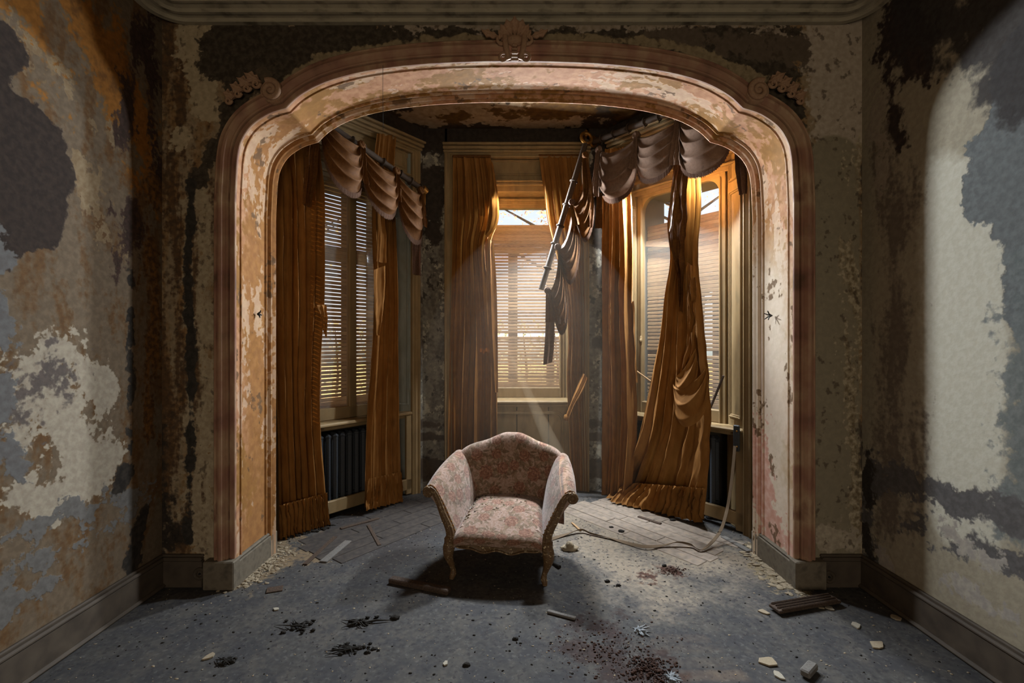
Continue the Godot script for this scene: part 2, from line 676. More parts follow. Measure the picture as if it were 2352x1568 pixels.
func paint_walls() -> void:
	# the wall that the arch breaks through
	paint("arch_plaster", 1616, 1384, -2.02, 2.02, 0.0, 3.46, [
		coat([], "80705a", "927f66", 0.0, 0.5, 16, 16, 0.6, 1.0),
		coat([], "8a6236", "6e4a26", 0.4, 0.35, 24, 6, 0.58, -0.04, 0.55),
		coat([-1.802, 2.210, -1.765, 0.260, 0.07, 0.12], "a2937a", "8d7d66", 0.12, 0.02, 16, 12, 0.66),
		coat([-2.002, 3.210, -2.010, 0.260, 0.14, 0.06, -1.952, 2.610, -2.040, 1.110, 0.1, 0.06], "5a4028", "3e2e22", 0.3, 0.15, 30, 4, 0.52, -9.0, 0.8),
		coat([-1.815, 3.135, -1.753, 2.710, 0.12, 0.06, -1.890, 2.610, -1.902, 2.535, 0.05, 0.03], "95866c", "a8977c", 0.06, 0.015, 16, 16, 0.68),
		coat([1.885, 3.135, 1.885, 2.610, 0.2, 0.17, 1.785, 3.060, 1.960, 3.060, 0.08, 0.1], "9a8c7c", "aa9c8c", 0.06, 0.015, 16, 16, 0.68),
		coat([1.848, 2.435, 1.848, 0.210, 0.15, 0.15], "7c7260", "847a66", 0.01, 0.02, 16, 16, 0.64),
		coat([1.973, 2.535, 1.973, 0.260, 0.015, 0.03, 1.935, 1.960, 1.930, 0.810, 0.025, 0.015], "6a5c46", "a59880", 0.09, 0.02, 30, 5, 0.52),
		coat([2.050, 2.510, 2.050, 0.285, 0.015, 0.025], "38322c", "4a4238", 0.06, 0.03, 24, 6, 0.42),
		coat([1.810, 0.297, 1.897, 0.260, 0.07, 0.08], "a89c88", "938776", 0.06, 0.015, 16, 16, 0.66),
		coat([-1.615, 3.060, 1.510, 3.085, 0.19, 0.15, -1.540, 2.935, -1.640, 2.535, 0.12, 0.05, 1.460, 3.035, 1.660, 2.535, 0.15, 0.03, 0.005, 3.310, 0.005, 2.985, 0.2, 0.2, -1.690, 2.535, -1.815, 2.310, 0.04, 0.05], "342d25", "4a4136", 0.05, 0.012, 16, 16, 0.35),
		coat([-1.465, 2.885, -1.340, 2.947, 0.05, 0.04], "5a4c3c", "4a4034", 0.08, 0.012, 16, 16, 0.45),
		coat([0.785, 3.172, 1.635, 3.060, 0.03, 0.09], "54483c", "5c5044", 0.06, 0.02, 16, 16, 0.4),
		coat([-1.340, 2.860, -1.127, 2.985, 0.03, 0.035, -1.127, 3.010, -0.440, 3.130, 0.03, 0.03, -0.440, 3.130, 0.435, 3.140, 0.025, 0.025, 0.435, 3.140, 0.960, 3.090, 0.025, 0.03, 0.960, 3.090, 1.435, 2.897, 0.03, 0.04], "7a6a52", "8c7c62", 0.025, 0.01, 16, 16, 0.62),
		coat([-0.690, 3.215, 1.660, 3.215, 0.012, 0.025], "827462", "96887a", 0.06, 0.012, 10, 18, 0.62),
		coat([-1.840, 2.310, -1.860, 1.810, 0.025, 0.022, -1.860, 1.810, -1.838, 1.110, 0.028, 0.026, -1.838, 1.110, -1.865, 0.260, 0.018, 0.025], "2c2925", "3a3530", 0.025, 0.01, 16, 16, 0.3),
		coat([-2.035, 0.960, -2.027, 0.260, 0.03, 0.06, -2.065, 0.485, -1.915, 0.272, 0.05, 0.03], "26221e", "383029", 0.1, 0.04, 20, 14, 0.35),
		coat([], "4a3c2e", "382e25", 0.4, 0.1, 30, 22, 0.5, -0.24, 0.5),
	], 1)
	# left wall (x is the distance from the camera)
	paint("left_plaster", 800, 1384, 0.76, 2.76, 0.0, 3.46, [
		coat([], "5e5040", "6c5c4a", 0.0, 0.5, 16, 16, 0.6, 1.0),
		coat([2.220, 2.962, 2.613, 2.479, 0.16, 0.14, 2.613, 2.479, 2.925, 1.996, 0.12, 0.06, 1.981, 2.776, 2.114, 2.618, 0.14, 0.08], "7a4c1a", "8c5a22", 0.2, 0.08, 10, 7, 0.6, -9.0, 0.9),
		coat([], "64401c", "50341a", 0.4, 0.25, 22, 8, 0.58, -0.12, 0.6),
		coat([1.964, 2.692, 2.388, 2.385, 0.02, 0.04, 2.242, 2.183, 2.414, 1.892, 0.04, 0.05, 2.388, 2.385, 2.362, 1.881, 0.02, 0.04], "85735a", "735f46", 0.14, 0.02, 14, 8, 0.68),
		coat([2.613, 3.120, 2.481, 2.424, 0.04, 0.02, 2.524, 2.052, 2.524, 1.685, 0.04, 0.015, 2.645, 3.237, 2.710, 2.346, 0.04, 0.05], "30251e", "42312a", 0.13, 0.04, 18, 6, 0.42),
		coat([2.683, 2.288, 2.693, 0.871, 0.04, 0.04], "7a5226", "4a3420", 0.12, 0.05, 20, 6, 0.52),
		coat([1.964, 1.264, 2.289, 0.826, 0.1, 0.18, 2.155, 1.369, 2.388, 1.148, 0.08, 0.1, 1.981, 0.723, 2.337, 0.771, 0.08, 0.1], "8c8070", "9c917f", 0.12, 0.02, 14, 12, 0.68),  # whiter patch: the cool light low on this wall, painted in
		coat([2.017, 1.187, 2.094, 1.255, 0.06, 0.05], "504844", "5c524c", 0.2, 0.08, 20, 20, 0.57),
		coat([1.818, 2.250, 2.017, 2.233, 0.24, 0.15, 2.055, 2.155, 2.045, 1.891, 0.14, 0.1, 1.789, 2.480, 1.896, 2.579, 0.15, 0.08, 1.789, 1.829, 1.981, 1.839, 0.2, 0.08, 1.896, 2.062, 1.981, 1.948, 0.2, 0.15], "2e2520", "3a2f28", 0.035, 0.01, 16, 16, 0.3),
		coat([1.833, 1.740, 1.913, 1.720, 0.1, 0.03, 1.818, 1.539, 1.888, 1.373, 0.1, 0.02, 1.849, 1.239, 1.946, 0.912, 0.06, 0.05], "5a5654", "646260", 0.08, 0.015, 16, 16, 0.4),
		coat([1.880, 0.629, 2.362, 0.603, 0.045, 0.035, 2.337, 0.612, 2.613, 0.554, 0.035, 0.05, 1.880, 0.467, 2.220, 0.460, 0.035, 0.02, 1.849, 0.348, 2.074, 0.352, 0.08, 0.03, 2.265, 0.461, 2.495, 0.479, 0.02, 0.035], "5a5652", "66625e", 0.07, 0.01, 16, 16, 0.35),
		coat([2.524, 1.776, 2.524, 0.767, 0.01, 0.016, 2.495, 0.728, 2.440, 0.655, 0.055, 0.05, 2.613, 0.459, 2.524, 0.239, 0.04, 0.06], "282420", "38322c", 0.035, 0.01, 16, 16, 0.3),
	], 2)
	# right wall (x is the distance from the camera)
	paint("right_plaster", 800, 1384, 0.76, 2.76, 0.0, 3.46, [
		coat([], "8c8270", "988e7a", 0.0, 0.5, 16, 16, 0.62, 1.0),
		coat([2.138, 2.010, 2.138, 0.630, 0.22, 0.18, 2.247, 2.184, 2.247, 0.959, 0.1, 0.1], "b0a998", "b8b2a2", 0.02, 0.06, 16, 16, 0.66),  # pale plaster, with the lit patch of the wall painted in
		coat([2.530, 2.444, 2.501, 0.500, 0.06, 0.1], "62564c", "544a42", 0.16, 0.12, 20, 5, 0.6, -9.0, 0.7),
		coat([2.651, 2.807, 2.620, 2.267, 0.05, 0.04], "988c7c", "887c6e", 0.08, 0.02, 16, 14, 0.66),
		coat([2.501, 3.046, 2.342, 2.771, 0.16, 0.1, 2.559, 2.921, 2.501, 2.432, 0.04, 0.02], "423630", "342c28", 0.08, 0.04, 16, 16, 0.55),
		coat([1.880, 2.535, 1.916, 2.243, 0.12, 0.12, 1.967, 2.212, 2.040, 1.982, 0.14, 0.1, 1.880, 2.022, 1.967, 1.872, 0.18, 0.05, 1.777, 2.182, 1.777, 1.536, 0.22, 0.18], "5a5b5a", "686a69", 0.035, 0.01, 16, 16, 0.38),
		coat([1.967, 2.802, 1.880, 2.398, 0.22, 0.14, 2.342, 3.069, 2.159, 2.782, 0.2, 0.1], "332e2c", "3c3836", 0.1, 0.08, 16, 16, 0.4, -9.0, 0.9),  # dark upper end: falloff of the light painted into the plaster
		coat([1.891, 1.648, 1.916, 1.024, 0.05, 0.04, 1.777, 1.633, 1.777, 0.728, 0.18, 0.2], "5c605e", "6c6e6c", 0.1, 0.05, 16, 16, 0.5, -9.0, 0.9),
		coat([2.651, 0.638, 2.224, 0.700, 0.08, 0.05, 2.224, 0.680, 1.880, 0.698, 0.05, 0.08, 2.446, 0.464, 1.880, 0.535, 0.025, 0.05, 2.683, 0.776, 2.683, 0.166, 0.04, 0.05], "504c4a", "5c5856", 0.08, 0.025, 16, 16, 0.45),
		coat([2.224, 0.528, 1.985, 0.487, 0.03, 0.015, 2.651, 0.253, 2.574, 0.193, 0.04, 0.035, 2.202, 0.287, 1.967, 0.289, 0.045, 0.045], "a39a8c", "908880", 0.08, 0.015, 16, 16, 0.62),
		coat([2.710, 0.819, 2.706, 0.180, 0.025, 0.025], "302c28", "3c3630", 0.06, 0.02, 16, 12, 0.4),
	], 3)
	# the soffit of the arch: along the arch, then from front to back
	paint("soffit_paint", 2048, 160, 0.0, 8.6, 0.0, 0.42 * 1.6, [
		coat([], "9c6e50", "b08462", 0.0, 0.5, 16, 16, 0.6, 1.0),
		coat([], "8a6230", "7a5628", 0.5, 0.1, 7, 16, 0.5, -0.04, 0.85),
		coat([0.0, 0.3, 2.6, 0.3, 0.3, 0.3, 6.4, 0.3, 6.9, 0.3, 0.25, 0.3], "96683a", "845a32", 0.2, 0.2, 6, 8, 0.54, -9.0, 0.85),
		coat([], "c0a68a", "b0927a", 0.5, 0.06, 7, 22, 0.7, -0.14, 0.8),
		coat([6.9, 0.3, 8.6, 0.3, 0.4, 0.4], "c8b8a4", "d0c0ae", 0.06, 0.3, 8, 8, 0.66, -9.0, 0.92),  # pale paint of the right jamb, lightened for the window light on it
		coat([7.9, 0.25, 8.3, 0.4, 0.1, 0.2], "c8a494", "b88a78", 0.3, 0.03, 8, 8, 0.52),
		coat([], "6a5038", "5a4430", 0.5, 0.05, 12, 20, 0.45, -0.3, 0.8),
	], 4, 0.5)
	# plaster of the bay
	paint("bay_plaster", 640, 1120, -1.0, 1.0, 0.0, 3.5, [
		coat([], "6c675e", "7e786c", 0.0, 0.5, 16, 16, 0.6, 1.0),
		coat([], "544e46", "46403a", 0.4, 0.3, 20, 10, 0.54, -0.04, 0.7),
		coat([], "8c8474", "9a9484", 0.5, 0.06, 20, 10, 0.66, -0.2),
		coat([-1.0, 3.4, 1.0, 3.4, 0.24, 0.24, -0.8, 2.9, -0.78, 2.3, 0.15, 0.04, 0.82, 2.35, 0.8, 2.6, 0.12, 0.1, 0.8, 2.7, 0.8, 3.2, 0.1, 0.1], "302a25", "3c342d", 0.06, 0.015, 16, 16, 0.35),  # bare dark plaster, and a block of shade painted on the right strip
		coat([-1.0, 0.62, 1.0, 0.62, 0.03, 0.03, -1.0, 0.5, 1.0, 0.5, 0.035, 0.035, -1.0, 0.2, 1.0, 0.2, 0.1, 0.1, 0.75, 1.4, 0.85, 1.35, 0.05, 0.05], "42382f", "4a3f34", 0.03, 0.015, 16, 16, 0.45),
		coat([], "2c2823", "38322c", 0.5, 0.05, 30, 20, 0.4, -0.27, 0.8),
	], 5, 0.0)
	paint("bay_ceiling", 720, 400, -1.8, 1.8, 3.1, 5.1, [
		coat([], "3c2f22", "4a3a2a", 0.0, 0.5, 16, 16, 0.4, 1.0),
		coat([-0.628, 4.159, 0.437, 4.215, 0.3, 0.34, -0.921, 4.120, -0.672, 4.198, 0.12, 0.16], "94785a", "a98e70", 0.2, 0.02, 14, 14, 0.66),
		coat([-0.023, 4.215, 0.571, 4.082, 0.14, 0.2, -0.527, 4.264, -0.444, 4.215, 0.1, 0.1, 1.026, 4.120, 1.504, 3.901, 0.2, 0.3], "6a4a22", "54391c", 0.2, 0.05, 18, 18, 0.5),
	], 6, 0.0)
	# floor under its dust
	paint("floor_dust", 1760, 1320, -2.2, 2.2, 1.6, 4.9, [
		coat([], "3e3c3b", "494745", 0.0, 0.5, 16, 16, 0.5, 1.0),
		coat([], "3b3a3d", "343437", 0.4, 0.3, 8, 16, 0.48, -0.03, 0.6),
		coat([], "4f4b46", "56514b", 0.4, 0.3, 14, 8, 0.54, -0.1, 0.6),
		coat([0.754, 3.702, 1.311, 3.043, 0.35, 0.3, 0.438, 3.889, 0.801, 2.721, 0.3, 0.2], "93836f", "a08f7a", 0.2, 0.4, 8, 8, 0.52, -9.0, 0.7),  # dust, painted paler and warmer to carry the lit pool of floor
		coat([-1.282, 3.235, -1.538, 3.043, 0.2, 0.14, -1.579, 2.821, -1.580, 3.305, 0.1, 0.12], "6e5c46", "806c52", 0.16, 0.12, 16, 16, 0.55, -9.0, 0.85),
		coat([-0.871, 3.235, -0.607, 3.793, 0.24, 0.2, -1.265, 3.702, -0.804, 4.096, 0.2, 0.14], "34302e", "3c3736", 0.2, 0.25, 12, 12, 0.46, -9.0, 0.8),
		coat([0.330, 2.213, 0.530, 1.985, 0.1, 0.12, 0.435, 2.348, 0.432, 2.121, 0.07, 0.09, 0.589, 2.064, 0.585, 1.985, 0.05, 0.05], "3a2c2a", "302624", 0.2, 0.14, 16, 16, 0.46, -9.0, 0.8),
		coat([0.986, 2.939, 0.986, 2.917, 0.035, 0.035, 0.787, 2.847, 0.843, 2.862, 0.03, 0.02], "4a2e24", "3c261e", 0.1, 0.06, 24, 24, 0.5, -9.0, 0.9),
		coat([1.612, 2.984, 1.618, 2.721, 0.1, 0.08, 1.688, 3.235, 1.634, 2.928, 0.06, 0.08], "75664f", "82745c", 0.12, 0.05, 20, 20, 0.58),
		coat([], "363436", "2e2c2e", 0.5, 0.1, 70, 70, 0.46, -0.26, 0.6),
		coat([], "62605c", "6c6a66", 0.5, 0.1, 80, 80, 0.55, -0.28, 0.35),
	], 7, 0.3)


func room() -> void:
	# floor, one slab under room and bay
	var b := MB.new()
	var far := -5.3
	var pts := PackedVector3Array()
	var uv := PackedVector2Array()
	for j in 9:
		for i in 9:
			var x := -2.3 + 4.6 * i / 8.0
			var z := 3.2 + (far - 3.2) * j / 8.0
			pts.append(Vector3(x, 0, z))
			uv.append(Vector2((x + 2.2) / 4.4, (4.9 + z) / 3.3))
	b.grid(9, 9, pts, uv)
	b.box(Vector3(0, -0.12, (3.2 + far) / 2), Vector3(4.6, 0.2, 3.2 - far), 0.01)
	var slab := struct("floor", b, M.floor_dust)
	# boards that show through the dust along the two side windows
	var rng := RandomNumberGenerator.new()
	rng.seed = 12
	for k in [0, 2]:
		for q in 5:
			var s := -0.62 + rng.randf_range(-0.04, 0.04)
			while s < 0.5:
				var l := minf(rng.randf_range(0.4, 0.8), 0.66 - s)
				b = MB.new()
				b.xf = frames[k]
				b.box(Vector3(s + l / 2, -0.003 + rng.randf_range(-0.0008, 0.0012), 0.22 + q * 0.112), Vector3(l - 0.006, 0.014, 0.106), 0.0025)
				obj("floorboard", b, M["board_dark"] if k == 0 else M["board_dusty"], slab)
				s += l
	b = MB.new()
	b.box(Vector3(0, CEIL + 0.1, 0.2), Vector3(4.6, 0.2, 6.1), 0.01)
	struct("ceiling", b, M.ceiling_paint)
	b = MB.new()
	b.box(Vector3(0, 3.51, -4.15), Vector3(4.4, 0.2, 1.95), 0.005)
	pts = PackedVector3Array()
	uv = PackedVector2Array()
	for j in 2:
		for i in 2:
			var x := -1.8 + 3.6 * i
			var z := -3.1 - 2.0 * j
			pts.append(Vector3(x, 3.4, z))
			uv.append(Vector2(i, 1.0 - j))
	b.grid(2, 2, pts, uv)
	struct("ceiling_bay", b, M.bay_ceiling)
	# side walls
	for s in [-1.0, 1.0]:
		b = MB.new()
		pts = PackedVector3Array()
		uv = PackedVector2Array()
		for j in 2:
			for i in 2:
				var z := 3.1 if i == 0 else ARCH_Z - 0.01
				pts.append(Vector3(SIDE * s, CEIL * j, z))
				uv.append(Vector2((-z - 0.76) / 2.0, 1.0 - j))
		b.grid(2, 2, pts, uv)
		b.box(Vector3((SIDE + 0.115) * s, CEIL / 2, 0.05), Vector3(0.22, CEIL, 6.3), 0.005)
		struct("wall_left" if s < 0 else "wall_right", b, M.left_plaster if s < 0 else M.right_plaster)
		# baseboard with its moulded cap
		b = MB.new()
		b.box(Vector3((SIDE - 0.012) * s, 0.075, 0.18), Vector3(0.03, 0.15, 5.84), 0.003)
		b.box(Vector3((SIDE - 0.016) * s, 0.16, 0.18), Vector3(0.038, 0.022, 5.84), 0.008)
		b.box(Vector3((SIDE - 0.008) * s, 0.175, 0.18), Vector3(0.018, 0.016, 5.84), 0.005)
		b.box(Vector3((SIDE - 0.02) * s, 0.012, 0.18), Vector3(0.045, 0.024, 5.84), 0.01)
		struct("baseboard_left" if s < 0 else "baseboard_right", b, M.baseboard)
		b = MB.new()
		var x0 := 1.765
		var w := SIDE - x0
		b.box(Vector3((x0 + w / 2) * s, 0.075, ARCH_Z + 0.012), Vector3(w, 0.15, 0.03), 0.003)
		b.box(Vector3((x0 + w / 2) * s, 0.16, ARCH_Z + 0.016), Vector3(w, 0.022, 0.038), 0.008)
		b.box(Vector3((x0 + w / 2) * s, 0.175, ARCH_Z + 0.008), Vector3(w, 0.016, 0.018), 0.005)
		struct("baseboard_front_left" if s < 0 else "baseboard_front_right", b, M.baseboard)
	# back wall, with an opening added for the fill lamp behind the camera
	b = MB.new()
	b.box(Vector3(-1.35, CEIL / 2, 3.2), Vector3(1.7, CEIL, 0.2), 0.005)
	b.box(Vector3(1.55, CEIL / 2, 3.2), Vector3(1.3, CEIL, 0.2), 0.005)
	b.box(Vector3(0.2, 2.73, 3.2), Vector3(1.4, 1.5, 0.2), 0.005)
	b.box(Vector3(0.2, 0.15, 3.2), Vector3(1.4, 0.3, 0.2), 0.005)
	struct("wall_back", b, M.shell)
	# cornice round three sides, with rounded corners
	var path := PackedVector2Array()
	path.append(Vector2(-SIDE, 3.1))
	for k in 9:
		var a := PI / 2 * k / 8.0
		path.append(Vector2(-SIDE + 0.17 * (1 - cos(a)), ARCH_Z + 0.17 * (1 - sin(a))))
	for k in 9:
		var a := PI / 2 * k / 8.0
		path.append(Vector2(SIDE - 0.17 * (1 - sin(a)), ARCH_Z + 0.17 * (1 - cos(a))))
	path.append(Vector2(SIDE, 3.1))
	var prof := PackedVector2Array([Vector2(0, 3.215), Vector2(0.03, 3.215), Vector2(0.034, 3.235), Vector2(0.06, 3.24), Vector2(0.066, 3.232), Vector2(0.085, 3.232), Vector2(0.09, 3.25), Vector2(0.118, 3.262), Vector2(0.122, 3.254), Vector2(0.14, 3.254), Vector2(0.145, 3.272), Vector2(0.175, 3.28), Vector2(0.18, 3.272), Vector2(0.205, 3.276), Vector2(0.21, 3.3), Vector2(0.26, 3.34), Vector2(0.29, 3.4), Vector2(0.3, 3.46)])
	b = MB.new()
	b.xf = Transform3D(Basis(Vector3(1, 0, 0), Vector3(0, 0, 1), Vector3(0, 1, 0)), Vector3.ZERO)
	var inner := PackedVector2Array()
	for p in prof:
		inner.append(Vector2(p.x, p.y))
	b.sweep(path, inner)
	struct("trim_1", b, M.cornice)


func arch_line() -> PackedVector2Array:
	# front edge of the soffit: jamb, small quarter arc, cusp, wide flat arc, and back down
	var small := smooth2(PackedVector2Array([Vector2(1.5975, 2.2), Vector2(1.59, 2.36), Vector2(1.5825, 2.46), Vector2(1.56, 2.55), Vector2(1.5025, 2.635), Vector2(1.405, 2.702), Vector2(1.306, 2.735)]), 5)
	var main := smooth2(PackedVector2Array([Vector2(1.306, 2.735), Vector2(1.22, 2.812), Vector2(1.067, 2.889), Vector2(0.8375, 2.9475), Vector2(0.53, 2.985), Vector2(0.2, 3.0), Vector2(0.0, 3.0015)]), 6)
	var half := PackedVector2Array([Vector2(1.5975, 0.0), Vector2(1.5975, 1.1)])
	half.append_array(small)
	for i in range(1, main.size()):
		half.append(main[i])
	var out := PackedVector2Array()
	for p in half:
		out.append(Vector2(JAMB_C - p.x, p.y))
	for i in range(half.size() - 2, -1, -1):
		out.append(Vector2(JAMB_C + half[i].x, half[i].y))
	return out


func arch() -> void:
	var line := arch_line()
	# the wall itself, front and rear faces
	var poly := PackedVector2Array([Vector2(-SIDE - 0.2, 0), Vector2(-SIDE - 0.2, CEIL), Vector2(SIDE + 0.2, CEIL), Vector2(SIDE + 0.2, 0)])
	var rev := line.duplicate()
	rev.reverse()
	poly.append_array(rev)
	var b := MB.new()
	var ix := Geometry2D.triangulate_polygon(poly)
	for i in range(0, ix.size(), 3):
		var q := []
		for k in 3:
			q.append(poly[ix[i + k]])
		if (q[1] - q[0]).cross(q[2] - q[0]) > 0:
			q = [q[0], q[2], q[1]]
		for z in [ARCH_Z, ARCH_Z - ARCH_D]:
			var u := []
			var p := []
			for k in 3:
				p.append(Vector3(q[k].x, q[k].y, z))
				u.append(Vector2((q[k].x + 2.02) / 4.04, 1.0 - q[k].y / 3.46))
			if z == ARCH_Z:
				b.tri(p[0], p[1], p[2], u[0], u[1], u[2])
			else:
				b.tri(p[0], p[2], p[1], u[0], u[2], u[1])
	var wall := struct("wall_arch", b, M.arch_plaster)
	# soffit and jambs: fillets along both edges, a sunk field between
	var d := ARCH_D
	b = MB.new()
	b.xf = Transform3D(Basis(), Vector3(0, 0, ARCH_Z))
	var prof := PackedVector2Array([Vector2(0, 0), Vector2(0, -0.032), Vector2(0.005, -0.034), Vector2(0.005, -0.039), Vector2(-0.004, -0.043), Vector2(-0.004, -0.05), Vector2(0.007, -0.056), Vector2(0.007, -d + 0.095), Vector2(-0.003, -d + 0.09), Vector2(-0.003, -d + 0.082), Vector2(0.004, -d + 0.078), Vector2(0.002, -d + 0.066), Vector2(-0.016, -d + 0.058), Vector2(-0.02, -d + 0.048), Vector2(-0.012, -d + 0.036), Vector2(-0.018, -d + 0.028), Vector2(-0.026, -d + 0.016), Vector2(-0.022, -d + 0.004), Vector2(0.0, -d)])
	b.sweep(line, prof, false, true, 1.0 / 8.6, 1.0 / (0.42 * 1.6))
	obj("soffit", b, M.soffit_paint, wall)
	# moulding round the front edge
	b = MB.new()
	b.xf = Transform3D(Basis(), Vector3(0, 0, ARCH_Z))
	prof = PackedVector2Array([Vector2(0.0, 0.0), Vector2(0.0, 0.012), Vector2(0.003, 0.016), Vector2(0.026, 0.016), Vector2(0.029, 0.008), Vector2(0.033, 0.008), Vector2(0.036, 0.022), Vector2(0.041, 0.028), Vector2(0.046, 0.026), Vector2(0.05, 0.032), Vector2(0.06, 0.046), Vector2(0.072, 0.05), Vector2(0.084, 0.044), Vector2(0.09, 0.034), Vector2(0.093, 0.03), Vector2(0.097, 0.036), Vector2(0.106, 0.036), Vector2(0.112, 0.028), Vector2(0.118, 0.02), Vector2(0.122, 0.0)])
	b.sweep(line, prof)
	struct("trim_2", b, M.moulding)
	# plinths of the jambs
	for s in [-1.0, 1.0]:
		var x: float = JAMB_C + 1.5975 * s
		b = MB.new()
		b.box(Vector3(x + 0.01 * s, 0.07, ARCH_Z - d / 2 - 0.01), Vector3(0.055, 0.14, d + 0.03), 0.004)
		b.box(Vector3(x + 0.014 * s, 0.149, ARCH_Z - d / 2 - 0.01), Vector3(0.05, 0.018, d + 0.02), 0.008)
		b.box(Vector3(x + 0.07 * s, 0.08, ARCH_Z + 0.026), Vector3(0.175, 0.16, 0.07), 0.006)
		struct("baseboard_jamb_left" if s < 0 else "baseboard_jamb_right", b, M.jamb_base)


func plan_slab(b: MB, a: Vector2, c: Vector2, thick: float, y0: float, y1: float) -> void:
	# an upright board between two points of the plan
	var dir := (c - a).normalized()
	var nn := Vector2(dir.y, -dir.x) * thick
	var m := (a + c) / 2 + nn / 2
	b.box(Vector3(m.x, (y0 + y1) / 2, m.y), Vector3(a.distance_to(c), y1 - y0, thick), 0.004, Basis(Vector3(dir.x, 0, dir.y), Vector3.UP, Vector3(-dir.y, 0, dir.x)))


func rect_frame(b: MB, x0: float, x1: float, y0: float, y1: float, z: float, w := 0.02, d := 0.012) -> void:
	# a raised bead round a panel
	b.xf = Transform3D(b.xf.basis, b.xf.origin)
	var keep := b.xf
	b.xf = keep * Transform3D(Basis(), Vector3(0, 0, z))
	b.sweep(PackedVector2Array([Vector2(x0, y0), Vector2(x0, y1), Vector2(x1, y1), Vector2(x1, y0)]), PackedVector2Array([Vector2(0, 0), Vector2(-w * 0.15, d), Vector2(-w * 0.4, d * 1.1), Vector2(-w * 0.6, d * 0.5), Vector2(-w * 0.85, d * 0.5), Vector2(-w, 0)]), true, false)
	b.xf = keep


